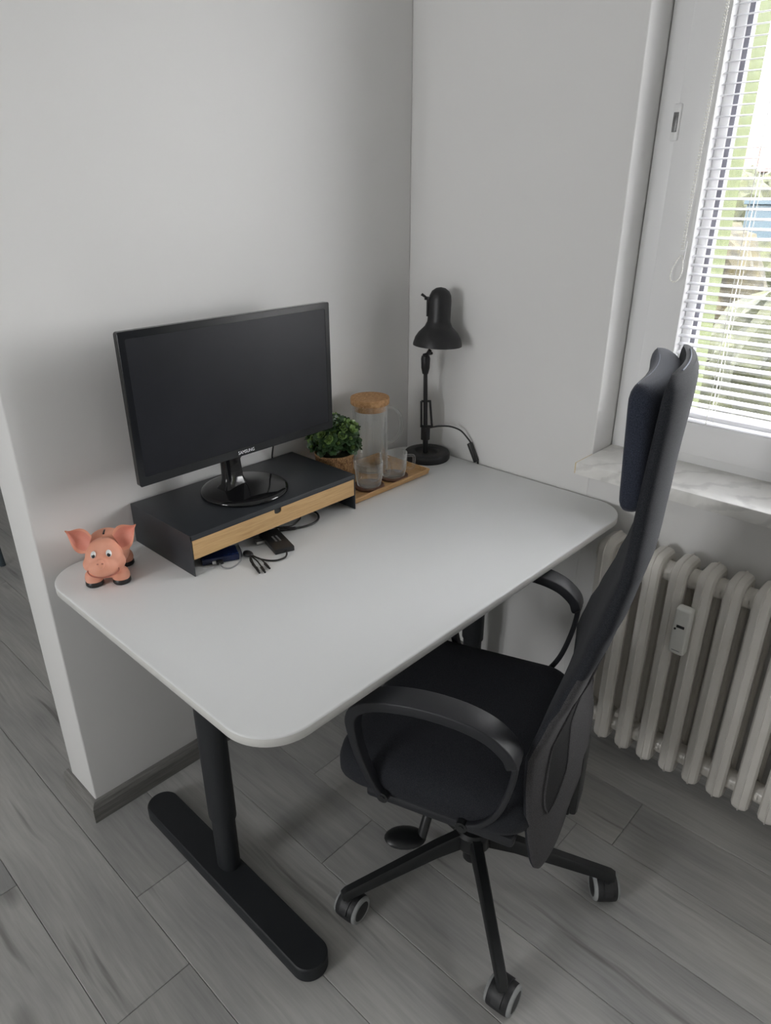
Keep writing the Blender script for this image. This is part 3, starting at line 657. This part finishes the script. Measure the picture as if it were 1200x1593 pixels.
for k in range(62):
    u = (k+.5)/62; el = math.asin(1-1.22*u if 1-1.22*u > -1 else -1); az = k*2.399963
    R_ = Vector((.070, .068, .070))*random.uniform(.72, 1.08); dirv = Vector((math.cos(el)*math.cos(az), math.cos(el)*math.sin(az), math.sin(el)))
    if dirv.z < -.25: continue
    pos = Vector((dirv.x*R_.x, dirv.y*R_.y, .126+dirv.z*R_.z))
    if pos.y > .078: pos.y = .078
    if pos.x > .066: pos.x = .066
    base = rmesh[k % 5]
    o = base if k < 5 else link(bpy.data.objects.new('leaf_rosette', base.data), pp)
    o.location = pos; q = (dirv+Vector((0, 0, .35))).to_track_quat('Z', 'Y'); o.rotation_euler = (q @ Matrix.Rotation(random.uniform(0, 6.28), 3, 'Z').to_quaternion()).to_euler()
    tube(stems, [(dirv.x*.012, dirv.y*.012, .085), pos*.6+Vector((0, 0, .044)), pos], .0014, n=5, sub=3)
out('stems', stems, M['stem'], pp)

# ------------------------------------------------------------------ desk lamp
lpR = tag(empty('desk_lamp', (-.077, -.150, H)), 'black metal desk lamp with a bell shade and spring arm', 'lamp'); l0 = Vector(lpR.location)
def LO(name, bm, par=lpR, **kw): return out(name, bm, M['lampm'], par, **kw)
bm = nb(); lathe(bm, [(0, .0003), (.071, .0003), (.073, .004), (.073, .018), (.070, .023), (.064, .0255), (.040, .0255), (.036, .021), (.030, .0195), (0, .0195)], 56); LO('base', bm, ang=35)
V = Vector
pb, pt = V((-.003, .004, .020)), V((-.006, .010, .325))
bm = nb(); cyl(bm, pb, pb.lerp(pt, .25), .0085, n=18); LO('socket', bm)
bm = nb(); cyl(bm, pb.lerp(pt, .08), pt, .0072, .0062, n=18); LO('post', bm)
cr = RV
for z_, w_ in ((.105, .022), (.186, .017)):
    c_ = pb.lerp(pt, (z_-.02)/.305); bm = nb(); cyl(bm, c_-cr*w_*.75, c_+cr*w_, .0034, n=10); LO('crossbar', bm)
for sgn, a, b in ((-1, .013, .013), (1, .020, .014)):
    c1 = pb.lerp(pt, .28)+cr*sgn*a; c2 = pb.lerp(pt, .545)+cr*sgn*b
    bm = nb(); tube(bm, [c1.lerp(c2, i/120) + (cr*math.cos(i*1.05)+(c2-c1).normalized().cross(cr)*math.sin(i*1.05))*.0034 for i in range(121)], .0011, n=5, smoothp=False); cyl(bm, c1, c2, .0026, n=8); LO('spring', bm)
bm = nb(); c_ = pb.lerp(pt, .19); box(bm, c_.x-.011, c_.x+.011, c_.y-.011, c_.y+.011, .060, .106, bev=.003); LO('lower_joint', bm)
bm = nb(); c_ = pb.lerp(pt, .93); lathe(bm, [(0, .272), (.009, .272), (.013, .29), (.014, .318), (.012, .326), (0, .328)], 20, (c_.x, c_.y, 0)); LO('upper_joint', bm)
shc = V((-.003, -.032, .362))
bm = nb(); cyl(bm, V((-.006, .010, .320)), V((-.005, -.006, .345)), .006, n=12); cyl(bm, V((-.022, .004, .332)), V((.014, .002, .332)), .0045, n=10); LO('tilt_bracket', bm)
tiltm = Matrix.Translation(shc) @ Matrix.Rotation(math.radians(3), 4, 'Y')
bm = nb(); lathe(bm, [(.0705, 0), (.0725, .001), (.0722, .007), (.067, .024), (.058, .038), (.046, .050), (.038, .058), (.0345, .068), (.0335, .075), (.033, .130), (.031, .143), (.025, .155), (.014, .163), (0, .166), (0, .163), (.013, .160), (.0235, .152), (.030, .14), (.031, .13), (.031, .076), (.044, .0485), (.056, .0365), (.065, .0235), (.0702, .007)], 56, close=False)
bmesh.ops.transform(bm, matrix=tiltm, verts=bm.verts[:]); shd = LO('shade', bm, ang=50)
bm = nb(); ellipsoid(bm, (0, 0, .075), (.024, .024, .034)); bmesh.ops.transform(bm, matrix=tiltm, verts=bm.verts[:]); out('bulb', bm, M['eyew'], shd)
kl = -RV
bm = nb(); a_ = shc+kl*.032+V((0, 0, .135)); box(bm, -.0025, .0025, -.010, .010, -.005, .005, bev=.002, m=Matrix.Translation(a_+kl*.001) ); cyl(bm, a_, a_+kl*.018+V((0, 0, .012)), .0028, .0040, n=10); cyl(bm, a_+V((0, 0, -.05)), a_+V((0, 0, .005)), .003, n=8); LO('switch_lever', bm)
cb = tubeo('cord', [(.004, .002, .098), (.018, -.030, .108), (.035, -.062, .110), (.050, -.092, .100), (.060, -.112, .078), (.066, -.124, .060), (.069, -.138, .030), (.0715, -.148, .010), (.0731, -.15, -.05), (.0731, -.15, -.2)], .0026, M['cable'], lpR)
bm = nb(); mS = Matrix.Translation((.0655, -.133, .034)) @ V((.004, -.028, -.058)).to_track_quat('Z', 'X').to_matrix().to_4x4(); box(bm, -.006, .006, -.0095, .0095, -.032, .032, bev=.003, m=mS); out('cord_switch', bm, M['cable'], cb)

# ------------------------------------------------------------------ piggy bank
pg = tag(empty('piggy_bank', (-1.136, -.122, H), math.radians(236)), 'smiling pink pig money box with black hooves at the desk corner', 'piggy bank')
PS = 1.0
bm = nb()
for c_, r_ in (((-.018, 0, .058), (.056, .047, .045)), ((.026, 0, .045), (.028, .037, .034)), ((.030, 0, .066), (.034, .039, .034)), ((.056, 0, .052), (.025, .030, .022)), ((.068, 0, .063), (.014, .014, .014)), ((.040, .028, .054), (.019, .016, .017)), ((.040, -.028, .054), (.019, .016, .017)), ((.026, 0, .085), (.026, .030, .018)),
               ((.034, .028, .018), (.018, .019, .020)), ((.034, -.028, .018), (.018, .019, .020)), ((-.048, .027, .019), (.019, .019, .021)), ((-.048, -.027, .019), (.019, .019, .021))): ellipsoid(bm, c_, r_, 24, 16)
for (lx, ly) in ((.034, .028), (.034, -.028), (-.048, .027), (-.048, -.027)): cyl(bm, (lx, ly, .007), (lx, ly, .03), .0175, n=20)
me = bpy.data.meshes.new('body'); bm.to_mesh(me); bm.free(); tmpo = bpy.data.objects.new('body', me); COL.objects.link(tmpo)
rm = tmpo.modifiers.new('r', 'REMESH'); rm.mode = 'VOXEL'; rm.voxel_size = .0024
sm = tmpo.modifiers.new('s', 'SMOOTH'); sm.iterations = 9; sm.factor = .5
bpy.context.view_layer.update()
me2 = bpy.data.meshes.new_from_object(tmpo.evaluated_get(bpy.context.evaluated_depsgraph_get())); bpy.data.objects.remove(tmpo)
me2.materials.clear(); me2.materials.append(M['pig'])
for p_ in me2.polygons: p_.use_smooth = True
link(bpy.data.objects.new('body', me2), pg)
for (lx, ly) in ((.034, .028), (.034, -.028), (-.048, .027), (-.048, -.027)):
    bm = nb(); lathe(bm, [(0, .0003), (.0172, .0003), (.0190, .003), (.0188, .009), (.0172, .0115), (0, .0115)], 24, (lx, ly, 0)); out('hoof', bm, M['dark'], pg)
for s_ in (1, -1):
    # cupped pointed ear
    rings_f = []; nU, nV = 10, 8
    base = Vector((.020, s_*.028, .090)); outd = Vector((-.05, s_*.92, .38)).normalized(); fwd = Vector((.93, s_*.12, .30)).normalized(); upd = outd.cross(fwd)*s_
    upd = Vector((-.15, -s_*.30, .92)).normalized(); upd = (upd - outd*upd.dot(outd)).normalized(); fwd = upd.cross(outd).normalized()
    if fwd.x < 0: fwd = -fwd
    bm = nb(); grid = []
    for i in range(nU+1):
        a = i/nU; half = .0265*math.sin(PI*min(1, (a*.80+.22)))**.8*(1-a**3.5)+.0012; row = []
        ctr = base + outd*(a*.054) + upd*(.006*a + .010*a*a)
        for j in range(nV+1):
            b = j/nV*2-1; cup = (1-b*b)*.014*math.sin(PI*(a*.8+.15)); row.append(ctr + upd*(b*half) - fwd*cup)
        grid.append(row)
    for sgn, off, mi in ((1, .0022, 1), (-1, -.0022, 0)):
        VV = [[bm.verts.new(q + fwd*off*(1 if 0 < j < nV and i < nU else .15)) for j, q in enumerate(r_)] for i, r_ in enumerate(grid)]
        for i in range(nU):
            for j in range(nV):
                f = bm.faces.new((VV[i][j], VV[i+1][j], VV[i+1][j+1], VV[i][j+1])); f.material_index = 1 if (mi and 1 <= j < nV-1 and i < nU-1) else 0
    bmesh.ops.remove_doubles(bm, verts=bm.verts[:], dist=.0008)
    out('ear', bm, [M['pig'], M['pigin']], pg, ang=80)
    e = Vector((.0575, s_*.0155, .0835)); en = Vector((.80, s_*.30, .50)).normalized(); q = en.to_track_quat('Z', 'Y').to_matrix()
    bm = nb(); ellipsoid(bm, e, (.0058, .0078, .0030), 18, 10, q); ey = out('eye', bm, M['eyew'], pg)
    bm = nb(); ellipsoid(bm, e+en*.0017+Vector((.0005, -s_*.0005, -.0022)), (.0043, .0054, .0024), 16, 8, q); out('pupil', bm, M['dark'], ey)
    bm = nb(); ellipsoid(bm, e+en*.0038+Vector((0, .0008, -.0006)), (.0011, .0011, .0007), 8, 6, q); out('glint', bm, M['eyew'], ey)
sn_n = Vector((.90, 0, .42)).normalized(); q = sn_n.to_track_quat('Z', 'Y').to_matrix()
bm = nb(); c_ = Vector((.0795, 0, .0705)); ellipsoid(bm, c_, (.0080, .0110, .0065), 20, 12, q); sn = out('snout', bm, M['pig'], pg)
for s_ in (1, -1):
    bm = nb(); ellipsoid(bm, c_+sn_n*.0050+Vector((0, s_*.0045, .001)), (.0024, .0017, .0010), 10, 6, q); out('nostril', bm, M['pigline'], sn)
sp = []
for k in range(17):
    a = math.radians(-100+200*k/16); y = .0315*math.sin(a); z = .0510-.0150*math.cos(a*.86); x = .054+.0235*math.sqrt(max(0, 1-(y/.0355)**2))*(1-.10*(1-abs(math.sin(a))))
    sp.append((x-.0015, y, z))
tubeo('smile', sp, .0013, M['pigline'], pg, n=6, sub=3)
bm = nb(); box(bm, -.004, .016, -.0017, .0017, .096, .1035, bev=.0006, m=Matrix.Translation((-.018, 0, 0))); out('coin_slot', bm, M['dark'], pg)
tubeo('tail', [(-.070, 0, .062), (-.078, .002, .068), (-.083, -.003, .064), (-.081, -.006, .058), (-.077, -.002, .056)], .0028, M['pig'], pg)

# ------------------------------------------------------------------ office chair (local: +X front, +Y left)
chc = (-.692, -.831, 0)
ch = tag(empty('office_chair', chc, math.radians(108)), 'black high-back office chair with headrest and loop arms pushed to the desk', 'office chair')
# back shell: width, edge position, bulge by height
TWD = [(.262, .100), (.272, .142), (.285, .156), (.31, .166), (.34, .175), (.40, .192), (.50, .215), (.60, .232), (.66, .235), (.75, .226), (.85, .207), (.95, .192), (1.05, .182), (1.15, .175), (1.24, .172), (1.27, .166), (1.285, .150), (1.292, .120)]
TEF = [(.262, -.178), (.34, -.165), (.42, -.158), (.55, -.152), (.63, -.152), (.70, -.172), (.77, -.199), (.85, -.224), (.92, -.244), (1.0, -.260), (1.1, -.264), (1.29, -.272)]
TBU = [(.262, .012), (.34, .030), (.45, .054), (.54, .058), (.61, .044), (.69, .022), (.77, .011), (.9, .009), (1.1, .012), (1.25, .016)]
TTH = [(.262, .014), (.275, .024), (.31, .028), (.36, .032), (.6, .034), (.75, .043), (.9, .044), (1.05, .036), (1.2, .032), (1.27, .030), (1.292, .016)]
def back_ring(z, n=44, grow=0):
    w, f, b, t = lerp(TWD, z)+grow, lerp(TEF, z), lerp(TBU, z), lerp(TTH, z)+grow*2
    R_ = []
    for k in range(n):
        a = 2*PI*k/n; c, s = math.cos(a), math.sin(a)
        l = w*math.copysign(abs(c)**.75, c); h = t/2*math.copysign(abs(s)**.55, s)
        R_.append((f - b*(1-(l/w)**2) + h, l, z))
    return R_
zl = [.262, .265, .270, .277, .288, .305, .33, .36] + [.39+.03*i for i in range(29)] + [1.25, 1.264, 1.276, 1.285, 1.290, 1.292]
bm = nb(); loft(bm, [back_ring(z) for z in zl]); bmesh.ops.recalc_face_normals(bm, faces=bm.faces[:]); bm.normal_update()
for f in bm.faces: f.material_index = 1 if f.normal.x < -.08 and f.calc_center_median().z < .80 else 0
bk_ = out('backrest', bm, [M['cloth'], M['clothg']], ch, ang=70)
def rear(l, z, off=0):
    w, f, b, t = lerp(TWD, z), lerp(TEF, z), lerp(TBU, z), lerp(TTH, z)
    c = max(-1, min(1, l/w)); s = math.sqrt(max(0, 1-abs(c)**(2/.75)))
    return Vector((f - b*(1-c*c) - t/2*s**.55 - off, l, z))
for sg in (1, -1):                       # leaf-shaped mesh openings either side of the spine
    A_, B_ = Vector((.172, .462)), Vector((.105, .80)); ax_ = B_-A_; pr = Vector((ax_.y, -ax_.x)).normalized(); rows = []
    for i in range(21):
        t = i/20; w_ = max(.034*math.sin(PI*t**.85)**.8, .0004); c_ = A_+ax_*t + pr*.012*math.sin(PI*t)
        rows.append([rear(sg*(c_.x+pr.x*w_*(j/8*2-1)), c_.y+pr.y*w_*(j/8*2-1), .0014) for j in range(9)])
    bm = nb(); loft(bm, rows, close_u=False, caps=False); mp_ = out('mesh_panel', bm, M['meshm'], bk_)
    bm = nb(); tube(bm, [r[0] for r in rows] + [r[-1] for r in rows[-2:0:-1]], .0022, n=6, closed=True, smoothp=False); out('panel_piping', bm, M['clothg'], bk_)
# headrest
HZ0, HZ1, HW = 1.085, 1.280, .168
def hring(z, n=48):
    t = (z-HZ0)/(HZ1-HZ0); e = min(t, 1-t)*(HZ1-HZ0)
    def rr(r): return (r-math.sqrt(max(0, r*r-(r-e)**2))) if e < r else 0
    w = HW - rr(.034); th = .054 - 2*rr(.022)*.9; f = -.2335 - .010*(1-t)
    R_ = []
    for k in range(n):
        a = 2*PI*k/n; c, s = math.cos(a), math.sin(a)
        l = w*math.copysign(abs(c)**.62, c); h = th/2*math.copysign(abs(s)**.6, s)
        R_.append((f - .020*(1-(l/w)**2) + h, l, z))
    return R_
bm = nb(); zz = [HZ0+.0002, HZ0+.002, HZ0+.006, HZ0+.012, HZ0+.02, HZ0+.034] + [HZ0+.05+.012*i for i in range(9)] + [HZ1-.034, HZ1-.02, HZ1-.012, HZ1-.006, HZ1-.002, HZ1-.0002]
loft(bm, [hring(z) for z in zz]); hd = out('headrest', bm, M['denim'], ch, ang=80)
for off in (.014,):
    R_ = []
    for k in range(31):
        l = -(HW-.03)+2*(HW-.03)*k/30; zt = HZ1 + (-.0012 if abs(off) > .01 else .0005); R_.append(Vector((-.2355-.020*(1-(l/HW)**2)+off, l, zt)))
    bm = nb(); tube(bm, R_, .0011, n=5, smoothp=False); out('stitching', bm, M['stitch'], hd)
R_ = [Vector((lerp(TEF, 1.285)-lerp(TBU, 1.285)*(1-(l/.15)**2)+.001, l, 1.2925)) for l in [(-.085+.17*k/24) for k in range(25)]]
bm = nb(); tube(bm, R_, .0011, n=5, smoothp=False); out('stitching', bm, M['stitch'], bk_)
# seat cushion: stacked outlines
def sring(z, ins, front=0):
    return [(x, y, z) for x, y in rrect(-.172+ins, .252-ins-front, -.238+ins, .238-ins, .075-ins*.5, 9)]
bm = nb(); loft(bm, [sring(.418, .030), sring(.420, .016), sring(.428, .006), sring(.445, 0), sring(.468, 0), sring(.488, .005), sring(.500, .014), sring(.508, .028), sring(.513, .050), sring(.5145, .078)])
for v in bm.verts:
    if v.co.z > .44: v.co.z -= .10*max(0, v.co.x-.13)**1.2*2 + .004*math.exp(-((v.co.x+.02)/.12)**2)*(1-min(1, abs(v.co.y)/.22))
out('seat', bm, M['cloth'], ch, ang=60)
bm = nb(); box(bm, -.14, .17, -.225, .225, .396, .422, bev=.008); sp_ = out('seat_pan', bm, M['armm'], ch)
bm = nb(); box(bm, -.12, .10, -.075, .075, .345, .398, bev=.014, seg=3); box(bm, -.215, -.05, -.045, .045, .335, .362, bev=.006); box(bm, -.228, -.195, -.04, .04, .335, .50, bev=.008); out('tilt_mechanism', bm, M['basem'], ch)
# arms
def arm(s):
    path = [(.120, .436, .242, .018), (.142, .470, .246, .022), (.162, .535, .254, .026), (.172, .600, .262, .030), (.169, .648, .266, .040), (.146, .680, .267, .050), (.100, .702, .267, .053), (.030, .7145, .267, .054), (-.040, .7140, .267, .053), (-.092, .701, .267, .051), (-.126, .675, .267, .048), (-.136, .652, .266, .044), (-.1385, .642, .266, .014), (-.132, .585, .263, .012), (-.112, .510, .255, .012), (-.080, .458, .247, .013), (-.044, .434, .242, .016)]
    P3 = smooth_path([(f, l*s, z) for f, z, l, w in path], 5); Wd = smooth_path([(w, 0, 0) for *_, w in path], 5)
    bm = nb(); rings = []
    for i, p_ in enumerate(P3):
        a, b = P3[max(i-1, 0)], P3[min(i+1, len(P3)-1)]; t = (b-a).normalized(); yv = Vector((0, 1, 0)); yv = (yv - t*yv.dot(t)).normalized(); nn = t.cross(yv)
        w_ = Wd[i].x/2; h_ = .0058 + .0050*max(0, min(1, (w_-.008)/.010)); rings.append([p_ + yv*x + nn*y for x, y in rrect(-w_, w_, -h_, h_, .0032, 3)])
    loft(bm, rings); ar = out('armrest', bm, M['armm'], ch, ang=50)
    for f_, z_ in ((.120, .438), (-.044, .436)):
        bm = nb(); cyl(bm, (f_, s*.225, z_), (f_, s*.252, z_), .012, n=18); cyl(bm, (f_, s*.252, z_), (f_, s*.2535, z_), .006, n=6); out('screw', bm, M['basem'], ar)
arm(1); arm(-1)
# lift, star base, casters
bm = nb(); cyl(bm, (0, 0, .15), (0, 0, .36), .025, n=24); cyl(bm, (0, 0, .25), (0, 0, .35), .030, n=24); out('gas_lift', bm, M['basem'], ch)
bm = nb(); lathe(bm, [(0, .052), (.017, .052), (.021, .058), (.022, .10), (.038, .105), (.044, .115), (.044, .152), (.036, .160), (0, .160)], 28); out('hub', bm, M['basem'], ch)
CA = [155.5, 227.5, 299.5, 371.5, 443.5]; axes = [(.11, -.99), (.11, -.99), (.685, -.729), (.5, .86), (.8, -.6)]
Rz = Matrix.Rotation(-math.radians(108), 3, 'Z')
for a_, axw in zip(CA, axes):
    a_ = math.radians(a_-108); d_ = Vector((math.cos(a_), math.sin(a_), 0)); sd = Vector((-d_.y, d_.x, 0)); R = .3175
    bm = nb(); rings = []
    for r_, zt, zb, w_ in ((.030, .156, .112, .014), (.10, .147, .110, .0132), (.20, .126, .095, .0120), (.300, .106, .079, .0110), (.322, .101, .075, .0108), (.332, .095, .077, .009)):
        rings.append([d_*r_+sd*(-w_)+Vector((0, 0, zb)), d_*r_+sd*w_+Vector((0, 0, zb)), d_*r_+sd*w_+Vector((0, 0, zt-.006)), d_*r_+sd*(w_*.7)+Vector((0, 0, zt)), d_*r_-sd*(w_*.7)+Vector((0, 0, zt)), d_*r_-sd*w_+Vector((0, 0, zt-.006))])
    loft(bm, rings); out('base_leg', bm, M['basem'], ch, ang=35)
    axl = Rz @ Vector((*axw, 0)).normalized(); fwd_ = Vector((-axl.y, axl.x, 0)); cw = d_*R
    bm = nb(); cyl(bm, cw+Vector((0, 0, .052)), cw+Vector((0, 0, .082)), .009, n=14)
    wc = cw + fwd_*.012 + Vector((0, 0, .0345)); KS = Matrix.Scale(1.1, 4)
    # hood over the wheels
    rings = []
    for k in range(9):
        an = math.radians(10+150*k/8); p_ = wc + fwd_*math.cos(an)*.0375*-1 + Vector((0, 0, math.sin(an)*.0375)); pi_ = wc + fwd_*math.cos(an)*.033*-1 + Vector((0, 0, math.sin(an)*.033))
        rings.append([p_-axl*.010, p_+axl*.010, pi_+axl*.010, pi_-axl*.010])
    loft(bm, rings); cs = out('caster', bm, M['wheelm'], ch, ang=40)
    q = axl.to_track_quat('Z', 'Y').to_matrix().to_4x4()
    bm = nb(); lathe(bm, [(0, -.027), (.020, -.027), (.027, -.025), (.0305, -.019), (.0312, -.006), (.0312, .006), (.0305, .019), (.027, .025), (.020, .027), (0, .027)], 32); bmesh.ops.transform(bm, matrix=Matrix.Translation(wc) @ q @ KS, verts=bm.verts[:]); out('wheel', bm, M['wheelm'], cs, ang=50)
    for e_ in (1, -1):
        bm = nb(); lathe(bm, [(.0205, .0262*e_), (.0225, .0278*e_), (.0275, .0262*e_), (.0300, .0215*e_), (.0285, .0200*e_), (.021, .024*e_)], 32, close=True); bmesh.ops.transform(bm, matrix=Matrix.Translation(wc) @ q @ KS, verts=bm.verts[:]); out('tread_ring', bm, M['ringm'], cs, ang=60)
# tilt lever with paddle: placed on the near-front side below the seat
lv0, lv1 = Vector((.045, .085, .375)), Vector((.068, .165, .262))
bm = nb(); tube(bm, [lv0, lv0.lerp(lv1, .5)+Vector((.004, .01, .004)), lv1], .0105, n=10); q = Vector((.8, .55, .12)).to_track_quat('X', 'Z').to_matrix()
ellipsoid(bm, lv1+Vector((.030, .018, .004)), (.046, .030, .014), 20, 10, q); out('tilt_lever', bm, M['basem'], ch)

# ------------------------------------------------------------------ the metal chair glimpsed behind the wall end
mc = tag(empty('metal_chair', (-1.09, 1.85, 0), 0), 'dark blue-grey metal frame standing in the room behind the wall end', 'chair')
for i, (x, y) in enumerate(((-.19, -.19), (.19, -.19), (.19, .19), (-.19, .19))):
    tubeo('leg', [(x*1.1, y*1.1, 0), (x, y, .44)] , .013, M['bluegrey'], mc, n=10)
bm = nb(); loft(bm, [[(x, y, z) for x, y in rrect(-.21+i, .21-i, -.21+i, .21-i, .05, 5)] for z, i in ((.44, .005), (.45, 0), (.465, 0), (.475, .01))]); out('seat', bm, M['bluegrey'], mc)
tubeo('back_frame', [(-.19, .19, .46), (-.19, .22, .72), (-.16, .235, .82), (0, .24, .84), (.16, .235, .82), (.19, .22, .72), (.19, .19, .46)], .012, M['bluegrey'], mc, n=10)
bm = nb(); cyl(bm, (-.2, -.2, .22), (.2, -.2, .22), .008, n=8); cyl(bm, (-.2, .2, .22), (.2, .2, .22), .008, n=8); out('stretcher', bm, M['bluegrey'], mc)

# ------------------------------------------------------------------ garden outside the window
bm = nb(); bmesh.ops.create_grid(bm, x_segments=30, y_segments=30, size=45); bmesh.ops.translate(bm, verts=bm.verts[:], vec=(45.4, 10, -1.2))
struct(out('ground', bm, M['ground'], smooth=False), 'leaf-strewn garden ground outside the window')
random.seed(5)
def bush(loc, r, hgt, mat, label):
    bm = nb()
    for k in range(9):
        a = random.uniform(0, 6.28); d = r*random.uniform(0, .55); rr = r*random.uniform(.4, .62)
        v = bmesh.ops.create_icosphere(bm, subdivisions=3, radius=1)['verts']
        cx, cy, cz = d*math.cos(a), d*math.sin(a), hgt*random.uniform(.25, .72)
        for q in v:
            n_ = 1+random.uniform(-.13, .13); q.co = Vector((cx+q.co.x*rr*n_, cy+q.co.y*rr*n_, max(0, cz+q.co.z*hgt*.3*n_)))
    o = out('garden_bush', bm, mat, None, smooth=False); o.location = loc; return tag(o, label, 'bush', 'bushes in the garden')
for i, (dd, az, r, hg, lb) in enumerate(((6.5, 14.5, .9, 2.0, 'olive green garden bush closest to the window, low behind the blind'), (9.0, 20.5, 1.1, 2.6, 'yellow-brown garden bush at the left edge of the window view'), (12.5, 16.4, 1.2, 2.3, 'green garden bush in front of the pale blue shed'),
        (15, 25, 1.3, 3.0, 'brownish garden bush left of the pale blue shed'), (22, 17.6, 1.6, 3.4, 'tall green garden bush behind the pale blue shed'), (27, 21.5, 1.8, 3.6, 'brown garden bush below the orange roof'), (9.5, 8, 1.2, 2.5, 'green garden bush at the right of the garden, beyond the blind'))):
    a = math.radians(az); bush((-1.7+dd*math.cos(a), -1.49+dd*math.sin(a), -1.2), r, hg, M['bush'] if i % 2 else M['bush2'], lb)
def polar(d, az): a = math.radians(az); return (-1.7+d*math.cos(a), -1.49+d*math.sin(a))
hx, hy = polar(40, 18.2); hs_ = tag(empty('house', (hx, hy, -1.2), math.radians(100)), 'far house with an orange tiled roof beyond the garden', 'house')
bm = nb(); box(bm, -3.0, 3.0, -3, 3, 0, 3.6); out('wall', bm, M['house'], hs_, smooth=False)
bm = nb(); loft(bm, [[(x, -3.4, 3.5), (x, 0, 4.7), (x, 3.4, 3.5)] for x in (-3.2, 3.2)]); out('roof', bm, M['roof'], hs_, smooth=False)
for yy in (-1.6, 1.2):
    bm = nb(); box(bm, -3.05, -2.98, yy-.5, yy+.5, 1.2, 2.5, bev=.02); f_ = out('window', bm, M['pvc'], hs_, smooth=False); bm = nb(); box(bm, -3.07, -3.04, yy-.42, yy+.42, 1.28, 2.42); out('pane', bm, M['gasket'], f_, smooth=False)
gx, gy = polar(17, 15.6); sh = tag(empty('shed', (gx, gy, -1.2), math.radians(17)), 'pale blue box-like shed among the garden bushes', 'shed')
bm = nb(); box(bm, -.5, .5, -.62, .62, 0, 2.5, bev=.02); out('body', bm, M['shed'], sh, smooth=False)
bm = nb(); box(bm, -.56, .56, -.68, .68, 2.5, 2.58, bev=.01); out('lid', bm, M['shed'], sh, smooth=False)
